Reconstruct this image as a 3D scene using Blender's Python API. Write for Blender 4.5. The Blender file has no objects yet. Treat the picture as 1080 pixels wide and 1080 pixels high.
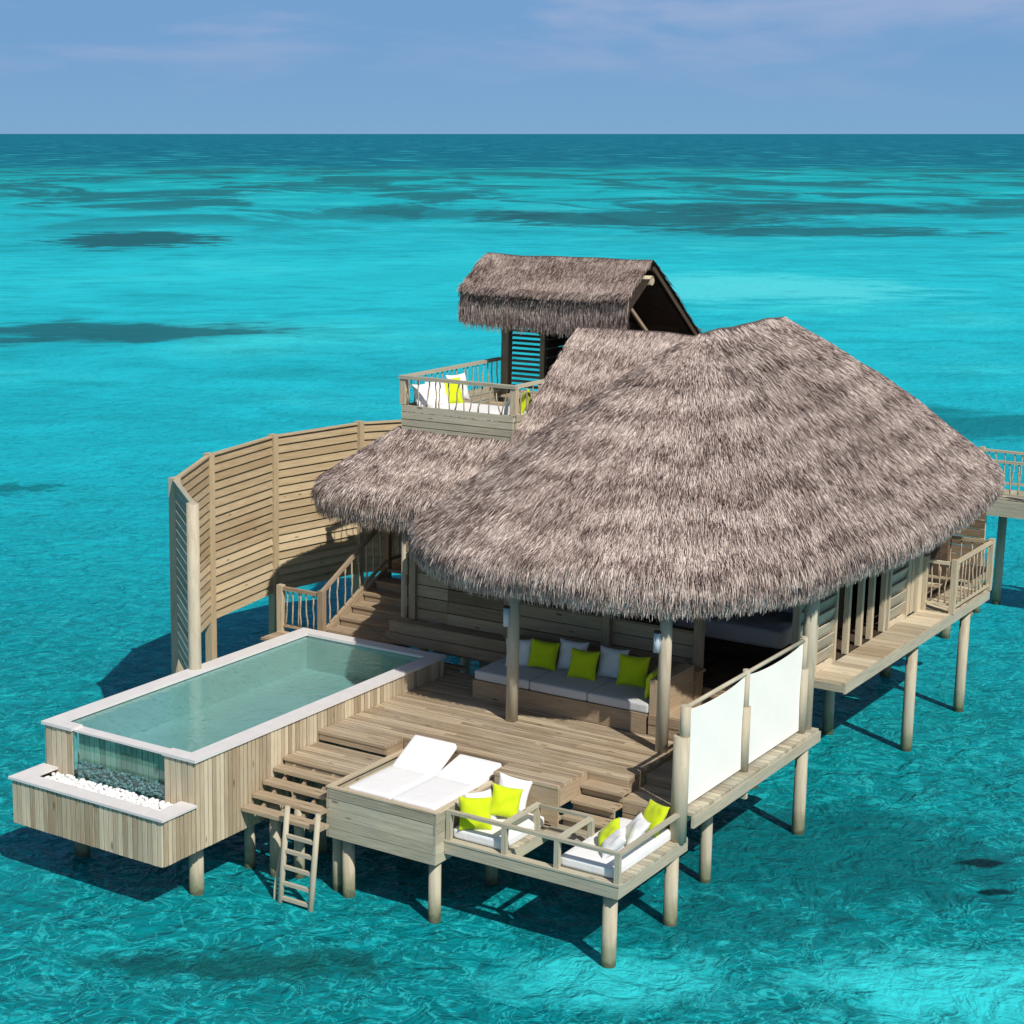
import bpy, math, random
import numpy as np
from mathutils import Vector, Matrix

random.seed(7)
rng = np.random.default_rng(11)
R = math.radians
sc = bpy.context.scene
col = sc.collection

# ------------------------------------------------------------------ camera
AZ = R(36.25)
cd = bpy.data.cameras.new('camera')
cd.sensor_width = 36.0
cd.lens = 64.33
cd.shift_x = 200 / 1080
cd.clip_start = 0.5
cd.clip_end = 200000
cam = bpy.data.objects.new('camera', cd)
cam.location = (0, 0, 12)
cam.rotation_euler = (R(90 - 11.68), 0, AZ)
col.objects.link(cam)
sc.camera = cam

# ------------------------------------------------------------------ light
sc.view_settings.view_transform = 'Standard'
sc.view_settings.look = 'None'
sc.view_settings.gamma = 1
sc.view_settings.use_curve_mapping = False
sc.view_settings.exposure = 0.0
sc.cycles.use_denoising = True
sc.cycles.transparent_max_bounces = 12
sc.cycles.max_bounces = 8

SUN_EL, SUN_AZ = 46.5, -30.0            # azimuth from +X towards +Y
sd = bpy.data.lights.new('sun', 'SUN')
sd.energy = 4.6
sd.angle = R(0.5)
sd.color = (1.0, 0.955, 0.88)
sun = bpy.data.objects.new('sun', sd)
v = Vector((math.cos(R(SUN_AZ)) * math.cos(R(SUN_EL)), math.sin(R(SUN_AZ)) * math.cos(R(SUN_EL)), math.sin(R(SUN_EL))))
sun.rotation_euler = v.to_track_quat('Z', 'Y').to_euler()
sun.location = v * 100
col.objects.link(sun)


class NT:
    """small helper to wire shader nodes"""
    def __init__(self, tree):
        self.t = tree
        self.t.nodes.clear()

    def n(self, kind, **kw):
        nd = self.t.nodes.new(kind)
        ins = kw.pop('ins', {})
        for k, val in kw.items():
            setattr(nd, k, val)
        for k, val in ins.items():
            self.put(nd.inputs[k], val)
        return nd

    def put(self, sock, val):
        if isinstance(val, bpy.types.NodeSocket):
            self.t.links.new(val, sock)
        else:
            sock.default_value = val

    def math(self, op, a, b=0.0, c=None, clamp=False):
        nd = self.n('ShaderNodeMath', operation=op, use_clamp=clamp)
        self.put(nd.inputs[0], a)
        self.put(nd.inputs[1], b)
        if c is not None:
            self.put(nd.inputs[2], c)
        return nd.outputs[0]

    def vmath(self, op, a, b):
        nd = self.n('ShaderNodeVectorMath', operation=op)
        self.put(nd.inputs[0], a)
        self.put(nd.inputs[1], b)
        return nd.outputs[0]

    def mix(self, fac, a, b, blend='MIX'):
        nd = self.n('ShaderNodeMix', data_type='RGBA', blend_type=blend)
        self.put(nd.inputs[0], fac)
        self.put(nd.inputs[6], a if isinstance(a, bpy.types.NodeSocket) else (*a, 1))
        self.put(nd.inputs[7], b if isinstance(b, bpy.types.NodeSocket) else (*b, 1))
        return nd.outputs[2]

    def ramp(self, fac, stops, interp='LINEAR'):
        nd = self.n('ShaderNodeValToRGB')
        nd.color_ramp.interpolation = interp
        el = nd.color_ramp.elements
        while len(el) < len(stops):
            el.new(0.5)
        for e, (p, c) in zip(el, stops):
            e.position = p
            e.color = (c, c, c, 1) if isinstance(c, (int, float)) else (*c, 1)
        self.put(nd.inputs[0], fac)
        return nd.outputs[0]

    def maprange(self, val, a, b, c=0.0, d=1.0, smooth=False):
        nd = self.n('ShaderNodeMapRange', interpolation_type='SMOOTHSTEP' if smooth else 'LINEAR')
        self.put(nd.inputs[0], val)
        nd.inputs[1].default_value = a
        nd.inputs[2].default_value = b
        nd.inputs[3].default_value = c
        nd.inputs[4].default_value = d
        return nd.outputs[0]

    def noise(self, vec, scale, detail=3.0, rough=0.55, dist=0.0):
        nd = self.n('ShaderNodeTexNoise')
        if vec is not None:
            self.put(nd.inputs['Vector'], vec)
        nd.inputs['Scale'].default_value = scale
        nd.inputs['Detail'].default_value = detail
        nd.inputs['Roughness'].default_value = rough
        nd.inputs['Distortion'].default_value = dist
        return nd.outputs[0]


# world: Nishita sky, low band near the horizon is a clear tropical blue with thin cloud
world = bpy.data.worlds.new('World')
sc.world = world
world.use_nodes = True
w = NT(world.node_tree)
sky = w.n('ShaderNodeTexSky', sky_type='NISHITA', sun_disc=False, sun_elevation=R(SUN_EL), sun_rotation=R(90 - SUN_AZ))
tc = w.n('ShaderNodeTexCoord')
sep = w.n('ShaderNodeSeparateXYZ', ins={0: tc.outputs['Generated']})
SKY = 0.082
low = w.ramp(w.maprange(sep.outputs[2], 0.0, 0.12), [(0.0, (0.215 / SKY, 0.40 / SKY, 0.625 / SKY)), (0.35, (0.18 / SKY, 0.36 / SKY, 0.625 / SKY)),
                                             (1.0, (0.175 / SKY, 0.345 / SKY, 0.63 / SKY))])
mapc = w.n('ShaderNodeMapping', ins={0: tc.outputs['Generated']})
mapc.inputs['Scale'].default_value = (4.2, 4.2, 20.0)
mapc.inputs['Location'].default_value = (0.4, 1.1, 0.8)
cn = w.noise(mapc.outputs[0], 1.5, 5, 0.55, 0.3)
cf = w.math('MULTIPLY', w.maprange(cn, 0.46, 0.70, smooth=True), w.maprange(sep.outputs[2], 0.008, 0.062))
low = w.mix(w.math('MULTIPLY', cf, 0.60), low, (0.40 / SKY, 0.47 / SKY, 0.67 / SKY))
skyc = w.mix(w.maprange(sep.outputs[2], 0.06, 0.40, smooth=True), low, sky.outputs[0])
bg = w.n('ShaderNodeBackground', ins={0: skyc, 1: SKY})
wo = w.n('ShaderNodeOutputWorld', ins={0: bg.outputs[0]})


# ------------------------------------------------------------------ materials
def mat(name):
    m = bpy.data.materials.new(name)
    m.use_nodes = True
    return m, NT(m.node_tree)


def finish(t, shader):
    o = t.n('ShaderNodeOutputMaterial')
    t.t.links.new(shader, o.inputs[0])


def wood(name, c0, c1, stain=False, vary=0.5, rough=0.75, knots=True, cross=22.0, weather=0.35, grey=(0.30, 0.29, 0.26)):
    """sawn timber: the grain runs along u, every board gets its own tone"""
    m, t = mat(name)
    uv = t.n('ShaderNodeUVMap')
    geo = t.n('ShaderNodeNewGeometry')
    ri = geo.outputs['Random Per Island']
    off = t.n('ShaderNodeCombineXYZ', ins={0: t.math('MULTIPLY', ri, 37.0), 1: t.math('MULTIPLY', ri, 91.0)})
    p = t.vmath('ADD', uv.outputs[0], off.outputs[0])
    mp = t.n('ShaderNodeMapping', ins={0: p})
    mp.inputs['Scale'].default_value = (1.3, cross, 1)
    g = t.noise(mp.outputs[0], 1.6, 5, 0.62, 0.6)
    mp2 = t.n('ShaderNodeMapping', ins={0: p})
    mp2.inputs['Scale'].default_value = (0.55, 3.2, 1)
    g2 = t.noise(mp2.outputs[0], 1.5, 3, 0.5, 0.4)
    tone = t.math('ADD', t.math('MULTIPLY', t.math('SUBTRACT', ri, 0.5), vary),
                  t.math('ADD', t.math('MULTIPLY', g, 0.75), t.math('MULTIPLY', g2, 0.30)))
    c = t.mix(t.maprange(tone, 0.30, 0.80), c0, c1)
    # weathered, greyed stretches
    wn = t.noise(t.n('ShaderNodeTexCoord').outputs['Object'], 0.9, 4, 0.6)
    c = t.mix(t.math('MULTIPLY', t.maprange(wn, 0.42, 0.7), weather), c, grey)
    if knots:
        mk = t.n('ShaderNodeMapping', ins={0: p})
        mk.inputs['Scale'].default_value = (1.5, 5.5, 1)
        vo = t.n('ShaderNodeTexVoronoi', ins={'Vector': mk.outputs[0], 'Scale': 1.0})
        sepc = t.n('ShaderNodeSeparateColor', ins={0: vo.outputs['Color']})
        k = t.math('MULTIPLY', t.maprange(vo.outputs['Distance'], 0.06, 0.16, 1.0, 0.0, True),
                   t.maprange(sepc.outputs[0], 0.45, 0.47))
        c = t.mix(t.math('MULTIPLY', k, 0.75), c, (c0[0] * 0.25, c0[1] * 0.2, c0[2] * 0.16))
    if stain:
        pz = t.n('ShaderNodeSeparateXYZ', ins={0: geo.outputs['Position']}).outputs[2]
        sg = t.math('ADD', pz, t.math('MULTIPLY', t.noise(geo.outputs['Position'], 5, 3, 0.6), -0.35))
        c = t.mix(t.maprange(sg, 0.38, -0.05, 0.0, 0.75, True), c, (0.13, 0.15, 0.075))
        c = t.mix(t.maprange(sg, -0.02, -0.14, 0.0, 0.8, True), c, (0.05, 0.065, 0.035))
    b = t.n('ShaderNodeBump', ins={'Strength': 0.5, 'Distance': 0.012, 'Height': g})
    s = t.n('ShaderNodeBsdfPrincipled', ins={'Base Color': c, 'Roughness': rough, 'Normal': b.outputs[0], 'Specular IOR Level': 0.25})
    finish(t, s.outputs[0])
    return m


def plain(name, c, rough=0.6, vary=0.08, scale=6.0, bump=0.0, spec=0.3, metallic=0.0):
    m, t = mat(name)
    o = t.n('ShaderNodeTexCoord').outputs['Object']
    n1 = t.noise(o, scale, 4, 0.6)
    cc = t.mix(t.maprange(n1, 0.3, 0.7), tuple(x * (1 - vary) for x in c), tuple(min(1, x * (1 + vary)) for x in c))
    ins = {'Base Color': cc, 'Roughness': rough, 'Specular IOR Level': spec, 'Metallic': metallic}
    if bump:
        n2 = t.noise(o, scale * 4, 3, 0.6)
        ins['Normal'] = t.n('ShaderNodeBump', ins={'Strength': bump, 'Distance': 0.02, 'Height': n2}).outputs[0]
    s = t.n('ShaderNodeBsdfPrincipled', ins=ins)
    finish(t, s.outputs[0])
    return m


def fabric(name, c, rough=0.9, bump=0.2):
    m, t = mat(name)
    o = t.n('ShaderNodeTexCoord').outputs['Object']
    n1 = t.noise(o, 5, 3, 0.6, 0.5)
    n2 = t.noise(o, 120, 2, 0.6)
    cc = t.mix(n1, tuple(x * 0.93 for x in c), c)
    h = t.math('ADD', t.math('MULTIPLY', n1, 1.0), t.math('MULTIPLY', n2, 0.05))
    b = t.n('ShaderNodeBump', ins={'Strength': bump, 'Distance': 0.05, 'Height': h})
    s = t.n('ShaderNodeBsdfPrincipled', ins={'Base Color': cc, 'Roughness': rough, 'Normal': b.outputs[0],
                                             'Specular IOR Level': 0.15, 'Sheen Weight': 0.15})
    finish(t, s.outputs[0])
    return m


M = {}
M['deck'] = wood('deck timber', (0.22, 0.155, 0.095), (0.55, 0.44, 0.295), vary=0.36, cross=26, weather=0.45, grey=(0.41, 0.355, 0.275))
M['pale'] = wood('pale cladding', (0.33, 0.25, 0.155), (0.64, 0.54, 0.38), vary=0.55, weather=0.3, grey=(0.42, 0.41, 0.33))
M['board'] = wood('grey board', (0.27, 0.235, 0.165), (0.56, 0.50, 0.37), vary=0.4, weather=0.5, grey=(0.37, 0.38, 0.31))
M['fence'] = wood('fence slat timber', (0.33, 0.240, 0.135), (0.60, 0.475, 0.295), vary=0.45, weather=0.25, grey=(0.42, 0.37, 0.27))
M['post'] = wood('round pole timber', (0.34, 0.285, 0.195), (0.58, 0.515, 0.39), vary=0.2, cross=8, weather=0.35, grey=(0.40, 0.40, 0.33))
M['wall'] = wood('villa wall timber', (0.17, 0.115, 0.068), (0.42, 0.315, 0.205), vary=0.5, weather=0.25, grey=(0.30, 0.26, 0.2))
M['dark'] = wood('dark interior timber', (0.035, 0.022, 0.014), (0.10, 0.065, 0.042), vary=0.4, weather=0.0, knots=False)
M['step'] = wood('step timber', (0.19, 0.130, 0.08), (0.45, 0.345, 0.225), vary=0.36, weather=0.3, grey=(0.34, 0.29, 0.225))
M['stone'] = plain('white coping stone', (0.66, 0.63, 0.61), 0.55, 0.05, 4, 0.05)
M['tile'] = plain('aqua pool plaster', (0.33, 0.47, 0.455), 0.6, 0.06, 1.5)
M['white'] = fabric('white canvas fabric', (0.80, 0.79, 0.78))
M['shade'] = fabric('white screen cloth', (0.90, 0.87, 0.80), bump=0.05)
M['lime'] = fabric('lime green fabric', (0.55, 0.66, 0.012))
M['greyfab'] = fabric('grey fabric', (0.48, 0.50, 0.52))
M['lamp'] = plain('white lamp metal', (0.46, 0.55, 0.62), 0.4, 0.03)
M['seat'] = fabric('shaded white seat fabric', (0.50, 0.50, 0.49))  # white fabric greyed, the shade under the eaves is in its colour
M['pebble'] = plain('white pebble', (0.80, 0.79, 0.77), 0.7, 0.1, 30)
M['rock'] = plain('grey rock', (0.27, 0.265, 0.25), 0.8, 0.45, 14, 0.3)
M['bark'] = plain('peeled branch', (0.42, 0.34, 0.24), 0.8, 0.3, 14)


M['pile'] = wood('pile timber', (0.30, 0.25, 0.165), (0.56, 0.495, 0.37), True, vary=0.3, cross=8, weather=0.4, grey=(0.38, 0.385, 0.31))


def thatch_mat(name, tint=(1, 1, 1)):
    m, t = mat(name)
    geo = t.n('ShaderNodeNewGeometry')
    ri = geo.outputs['Random Per Island']
    o = t.n('ShaderNodeTexCoord').outputs['Object']
    big = t.noise(o, 0.55, 4, 0.6, 0.6)
    mid = t.noise(o, 2.6, 3, 0.6)
    # weathered courses: the lower, exposed part of each layer of palm is bleached
    oz = t.n('ShaderNodeSeparateXYZ', ins={0: o}).outputs[2]
    cz = t.math('ADD', t.math('MULTIPLY', oz, 2.1), t.math('MULTIPLY', t.noise(o, 0.8, 3, 0.6), 1.6))
    course = t.math('MULTIPLY', t.math('SINE', t.math('MULTIPLY', cz, 6.283)), 0.075)
    f = t.math('ADD', t.math('ADD', t.math('MULTIPLY', ri, 0.60), course), t.math('MULTIPLY', t.math('ADD', big, mid), 0.5))
    c = t.ramp(t.maprange(f, 0.43, 1.22), [(0.0, (0.055, 0.034, 0.028)), (0.25, (0.19, 0.132, 0.112)), (0.55, (0.45, 0.355, 0.312)), (1.0, (0.76, 0.65, 0.575))])
    c = t.mix(1.0, c, tint, 'MULTIPLY')
    s = t.n('ShaderNodeBsdfPrincipled', ins={'Base Color': c, 'Roughness': 0.7, 'Specular IOR Level': 0.25})
    finish(t, s.outputs[0])
    return m


M['thatch'] = thatch_mat('palm thatch')
M['thatch_old'] = thatch_mat('older palm thatch', (0.66, 0.64, 0.63))
M['thatch_base'] = plain('thatch core', (0.085, 0.065, 0.058), 0.9, 0.4, 8, 0.5)
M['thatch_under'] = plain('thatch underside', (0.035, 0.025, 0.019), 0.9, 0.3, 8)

# pool water: clear tinted sheet that mirrors the sky
m, t = mat('pool water')
o = t.n('ShaderNodeTexCoord').outputs['Object']
h = t.math('ADD', t.noise(o, 5.0, 3, 0.55, 0.8), t.math('MULTIPLY', t.noise(o, 15, 2, 0.5, 0.5), 0.35))
b = t.n('ShaderNodeBump', ins={'Strength': 0.28, 'Distance': 0.04, 'Height': h})
tr = t.n('ShaderNodeBsdfTransparent', ins={0: (0.68, 0.86, 0.86, 1)})
gl = t.n('ShaderNodeBsdfGlossy', ins={0: (1, 1, 1, 1), 'Roughness': 0.03, 'Normal': b.outputs[0]})
fr = t.n('ShaderNodeFresnel', ins={'IOR': 1.33, 'Normal': b.outputs[0]})
mx = t.n('ShaderNodeMixShader', ins={0: fr.outputs[0], 1: tr.outputs[0], 2: gl.outputs[0]})
finish(t, mx.outputs[0])
M['poolwater'] = m

m, t = mat('teal pool glass')
tr = t.n('ShaderNodeBsdfTransparent', ins={0: (0.74, 0.93, 0.95, 1)})
gl = t.n('ShaderNodeBsdfGlossy', ins={0: (0.80, 0.92, 0.92, 1), 'Roughness': 0.01})
mx = t.n('ShaderNodeMixShader', ins={0: 0.07, 1: tr.outputs[0], 2: gl.outputs[0]})
finish(t, mx.outputs[0])
M['glass'] = m


# ------------------------------------------------------------------ object helpers
def tag(o, label=None, cat=None, group=None, kind=None):
    if label: o['label'] = label
    if cat: o['category'] = cat
    if group: o['group'] = group
    if kind: o['kind'] = kind
    return o


def thing(name, label, cat, loc=(0, 0, 0), group=None):
    o = bpy.data.objects.new(name, None)
    o.empty_display_size = 0.2
    o.location = loc
    col.objects.link(o)
    return tag(o, label, cat, group)


class MB:
    def __init__(self):
        self.v, self.f, self.uv, self.mi = [], [], [], []

    def _add(self, vs, fs, uvs, mi=0):
        b = len(self.v)
        self.v += vs
        for f, u in zip(fs, uvs):
            self.f.append([b + i for i in f])
            self.uv += u
            self.mi.append(mi)

    def obb(self, c, ax, h, mi=0):
        """oriented box: centre, three unit axes, half sizes"""
        c = Vector(c)
        a = [Vector(x) for x in ax]
        P = []
        for sx in (-1, 1):
            for sy in (-1, 1):
                for sz in (-1, 1):
                    P.append(c + a[0] * (sx * h[0]) + a[1] * (sy * h[1]) + a[2] * (sz * h[2]))
        loc = [(sx * h[0], sy * h[1], sz * h[2]) for sx in (-1, 1) for sy in (-1, 1) for sz in (-1, 1)]
        F = [((0, 1, 3, 2), 0), ((4, 6, 7, 5), 0), ((0, 4, 5, 1), 1), ((2, 3, 7, 6), 1), ((0, 2, 6, 4), 2), ((1, 5, 7, 3), 2)]
        order = sorted(range(3), key=lambda k: -h[k])
        uvs = []
        for f, n in F:
            ks = [k for k in order if k != n]
            uvs.append([(loc[i][ks[0]], loc[i][ks[1]] + 0.37 * n) for i in f])
        self._add([tuple(p) for p in P], [f for f, n in F], uvs, mi)

    def box(self, x0, x1, y0, y1, z0, z1, mi=0):
        self.obb(((x0 + x1) / 2, (y0 + y1) / 2, (z0 + z1) / 2), ((1, 0, 0), (0, 1, 0), (0, 0, 1)),
                 (abs(x1 - x0) / 2, abs(y1 - y0) / 2, abs(z1 - z0) / 2), mi)

    def beam(self, p, q, wd, ht, mi=0, up=(0, 0, 1)):
        p, q = Vector(p), Vector(q)
        d = (q - p)
        L = d.length
        d.normalize()
        s = d.cross(Vector(up)).normalized()
        u = s.cross(d).normalized()
        self.obb((p + q) / 2, (d, s, u), (L / 2, wd / 2, ht / 2), mi)

    def tube(self, pts, rad, n=12, mi=0, cap=True):
        pts = [Vector(p) for p in pts]
        if not isinstance(rad, (list, tuple)):
            rad = [rad] * len(pts)
        vs, fs, uvs = [], [], []
        L = 0
        ls = []
        for i, p in enumerate(pts):
            if i: L += (p - pts[i - 1]).length
            ls.append(L)
            d = (pts[min(i + 1, len(pts) - 1)] - pts[max(i - 1, 0)]).normalized()
            ref = Vector((1, 0, 0)) if abs(d.x) < 0.9 else Vector((0, 1, 0))
            s = d.cross(ref).normalized()
            u = s.cross(d).normalized()
            for k in range(n):
                a = 2 * math.pi * k / n
                vs.append(tuple(p + (s * math.cos(a) + u * math.sin(a)) * rad[i]))
        for i in range(len(pts) - 1):
            for k in range(n):
                k2 = (k + 1) % n
                fs.append((i * n + k, i * n + k2, (i + 1) * n + k2, (i + 1) * n + k))
                c0, c1 = k / n * 6.28 * rad[i], (k + 1) / n * 6.28 * rad[i]
                uvs.append([(ls[i], c0), (ls[i], c1), (ls[i + 1], c1), (ls[i + 1], c0)])
        if cap:
            for i, rev in ((0, True), (len(pts) - 1, False)):
                f = [i * n + k for k in range(n)]
                if rev: f.reverse()
                fs.append(tuple(f))
                uvs.append([(0.05 * math.cos(6.28 * k / n), 0.05 * math.sin(6.28 * k / n)) for k in range(n)])
        self._add(vs, fs, uvs, mi)

    def planks(self, x0, x1, y0, y1, zt, th, wd=0.11, gap=0.014, axis='x', mi=0, joint=2.6):
        """boards laid side by side, top at zt; axis = the way the boards run"""
        a0, a1 = (y0, y1) if axis == 'x' else (x0, x1)
        b0, b1 = (x0, x1) if axis == 'x' else (y0, y1)
        n = max(1, round((a1 - a0) / wd))
        step = (a1 - a0) / n
        for i in range(n):
            p0, p1 = a0 + i * step + gap / 2, a0 + (i + 1) * step - gap / 2
            cuts = [b0]
            c = b0 + random.uniform(0.6, joint)
            while c < b1 - 0.5:
                cuts.append(c)
                c += random.uniform(joint * 0.7, joint * 1.3)
            cuts.append(b1)
            for q0, q1 in zip(cuts, cuts[1:]):
                dz = random.uniform(-0.003, 0.003)
                if axis == 'x':
                    self.box(q0 + 0.002, q1 - 0.002, p0, p1, zt - th, zt + dz, mi)
                else:
                    self.box(p0, p1, q0 + 0.002, q1 - 0.002, zt - th, zt + dz, mi)

    def cladding(self, p, q, z0, z1, th=0.03, wd=0.12, vertical=True, mi=0, gap=0.017, jit=0.006):
        """boards on a vertical face from p to q (2-D points)"""
        p, q = Vector((*p, 0)), Vector((*q, 0))
        d = q - p
        L = d.length
        d.normalize()
        s = Vector((-d.y, d.x, 0))
        if vertical:
            n = max(1, round(L / wd))
            for i in range(n):
                c = p + d * ((i + 0.5) * L / n) + s * random.uniform(-jit, jit)
                self.obb((c.x, c.y, (z0 + z1) / 2), (d, s, (0, 0, 1)), (L / n / 2 - gap / 2, th / 2, (z1 - z0) / 2), mi)
        else:
            n = max(1, round((z1 - z0) / wd))
            for i in range(n):
                zc = z0 + (i + 0.5) * (z1 - z0) / n
                c = (p + q) / 2 + s * random.uniform(-jit, jit)
                self.obb((c.x, c.y, zc), (d, s, (0, 0, 1)), (L / 2, th / 2, (z1 - z0) / n / 2 - gap / 2), mi)

    def build(self, name, mats, parent=None, smooth=False, loc=None):
        me = bpy.data.meshes.new(name)
        off = Vector(loc) if loc else Vector((0, 0, 0))
        me.from_pydata([tuple(Vector(p) - off) for p in self.v], [], self.f)
        uvl = me.uv_layers.new(name='UVMap')
        uvl.data.foreach_set('uv', np.array(self.uv, dtype=np.float32).ravel())
        ms = mats if isinstance(mats, (list, tuple)) else [mats]
        for mm in ms:
            me.materials.append(mm)
        me.polygons.foreach_set('material_index', self.mi)
        if smooth:
            me.polygons.foreach_set('use_smooth', [len(f) <= 4 for f in self.f])
        me.update()
        o = bpy.data.objects.new(name, me)
        col.objects.link(o)
        o.location = off
        if parent:
            o.parent = parent
            base = parent.matrix_world
            o.location = off - total_loc(parent)
        return o


def total_loc(o):
    p = Vector(o.location)
    while o.parent:
        o = o.parent
        p += Vector(o.location)
    return p


def one(name, mats, parent, fn, smooth=False, loc=None):
    mb = MB()
    fn(mb)
    return mb.build(name, mats, parent, smooth, loc)


def pile(name, parent, x, y, z1, r=0.1, z0=-1.2, m=None):
    r2 = r * random.uniform(0.92, 1.05)
    jx, jy = random.uniform(-0.02, 0.02), random.uniform(-0.02, 0.02)
    one(name, m or M['pile'], parent,
        lambda mb: mb.tube([(x + jx, y + jy, z0), (x + jx * .5, y + jy * .5, (z0 + z1) / 2), (x, y, z1)], [r2 * 1.04, r2 * 1.0, r2 * 0.96], 16), True)


def branch(parent, p, q, r=0.016):
    p, q = Vector(p), Vector(q)
    pts, n = [], 5
    for i in range(n + 1):
        a = i / n
        j = 0.014 if 0 < i < n else 0.0
        pts.append(p.lerp(q, a) + Vector((random.uniform(-j, j), random.uniform(-j, j), 0)))
    mb = MB()
    mb.tube(pts, [r * random.uniform(0.8, 1.2) for _ in pts], 6)
    mb.build('baluster', M['bark'], parent, True)


def rounded(name, mats, size, r, parent=None, loc=(0, 0, 0), rot=(0, 0, 0), crown=0.0, seg=7):
    """soft box with rounded edges and a slightly crowned top"""
    hx, hy, hz = [s / 2 for s in size]
    r = min(r, hx, hy, hz)

    def ticks(h):
        e = [-h + r * (1 - math.cos(a * math.pi / 6)) for a in range(0, 4)]
        m_ = np.linspace(-h + r, h - r, seg + 2)[1:-1].tolist()
        return e[:] + m_ + [-x for x in reversed(e)]
    T = [ticks(hx), ticks(hy), ticks(hz)]
    H = (hx, hy, hz)
    vs, fs, uvs, idx = [], [], [], {}

    def vert(p):
        key = tuple(round(c, 5) for c in p)
        if key in idx: return idx[key]
        inner = [max(-H[k] + r, min(H[k] - r, p[k])) for k in range(3)]
        d = Vector([p[k] - inner[k] for k in range(3)])
        q = Vector(inner) + (d.normalized() * r if d.length > 1e-7 else Vector((0, 0, 0)))
        u, w_ = q.x / hx, q.y / hy
        if crown:
            q.z += math.copysign(crown, q.z) * max(0, (1 - u * u)) ** 0.5 * max(0, (1 - w_ * w_)) ** 0.5 * abs(q.z) / hz
        idx[key] = len(vs)
        vs.append(tuple(q))
        return idx[key]
    for n in range(3):
        a, b = [k for k in range(3) if k != n]
        for sgn in (-1, 1):
            for i in range(len(T[a]) - 1):
                for j in range(len(T[b]) - 1):
                    q = []
                    for (ii, jj) in ((i, j), (i + 1, j), (i + 1, j + 1), (i, j + 1)):
                        p = [0, 0, 0]
                        p[n] = sgn * H[n]
                        p[a] = T[a][ii]
                        p[b] = T[b][jj]
                        q.append(vert(p))
                    if len(set(q)) < 3: continue
                    flip = (sgn < 0) != (n == 1)
                    if flip: q.reverse()
                    fs.append(tuple(q))
    me = bpy.data.meshes.new(name)
    me.from_pydata(vs, [], fs)
    me.materials.append(mats)
    me.polygons.foreach_set('use_smooth', [True] * len(fs))
    o = bpy.data.objects.new(name, me)
    col.objects.link(o)
    o.rotation_euler = rot
    o.location = loc
    if parent:
        o.parent = parent
        o.location = Vector(loc) - total_loc(parent)
    return o


def pillow_mesh(sz, th, seed):
    rr = random.Random(seed)
    n = 20
    vs, fs = [], []
    ph = [rr.uniform(0, 6.28) for _ in range(4)]
    for side in (1, -1):
        for i in range(n + 1):
            for j in range(n + 1):
                u, v_ = -1 + 2 * i / n, -1 + 2 * j / n
                pin = 0.09
                x = u * (1 - pin * (1 - v_ * v_) * abs(u)) * sz / 2
                z = v_ * (1 - pin * (1 - u * u) * abs(v_)) * sz / 2
                b = max(0.0, (1 - u ** 4) * (1 - v_ ** 4)) ** 0.75
                wr = 1 + 0.16 * math.sin(3 * u + ph[0]) * math.sin(2.6 * v_ + ph[1]) + 0.07 * math.sin(9 * u * v_ + 4 * u + ph[2]) + 0.05 * math.sin(7 * v_ - 5 * u + ph[3])
                vs.append((x, side * (th / 2 * b * wr + 0.004), z))
    N = (n + 1) ** 2
    for s in (0, 1):
        for i in range(n):
            for j in range(n):
                q = [s * N + i * (n + 1) + j, s * N + (i + 1) * (n + 1) + j, s * N + (i + 1) * (n + 1) + j + 1, s * N + i * (n + 1) + j + 1]
                if s == 0: q.reverse()
                fs.append(tuple(q))
    rim = [(i, 0) for i in range(n)] + [(n, j) for j in range(n)] + [(i, n) for i in range(n, 0, -1)] + [(0, j) for j in range(n, 0, -1)]
    for k in range(len(rim)):
        a, b = rim[k], rim[(k + 1) % len(rim)]
        ia, ib = a[0] * (n + 1) + a[1], b[0] * (n + 1) + b[1]
        fs.append((ia, ib, N + ib, N + ia))
    return vs, fs


def pillow(label, m, loc, yaw, lean=18, sz=0.5, th=0.16, roll=0, group=None, seed=0):
    """square cushion standing on its edge; loc = the point it stands on"""
    vs, fs = pillow_mesh(sz, th, seed or int(loc[0] * 1000) + int(loc[1] * 77))
    me = bpy.data.meshes.new('pillow')
    me.from_pydata(vs, [], fs)
    me.materials.append(m)
    me.polygons.foreach_set('use_smooth', [True] * len(fs))
    o = bpy.data.objects.new('pillow', me)
    col.objects.link(o)
    rot = Matrix.Rotation(R(yaw), 4, 'Z') @ Matrix.Rotation(R(-lean), 4, 'X') @ Matrix.Rotation(R(roll), 4, 'Y')
    o.rotation_euler = rot.to_euler()
    low = min((rot @ Vector(p)).z for p in vs)
    o.location = (loc[0], loc[1], loc[2] - low - 0.012)
    return tag(o, label, 'pillow', group)


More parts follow.
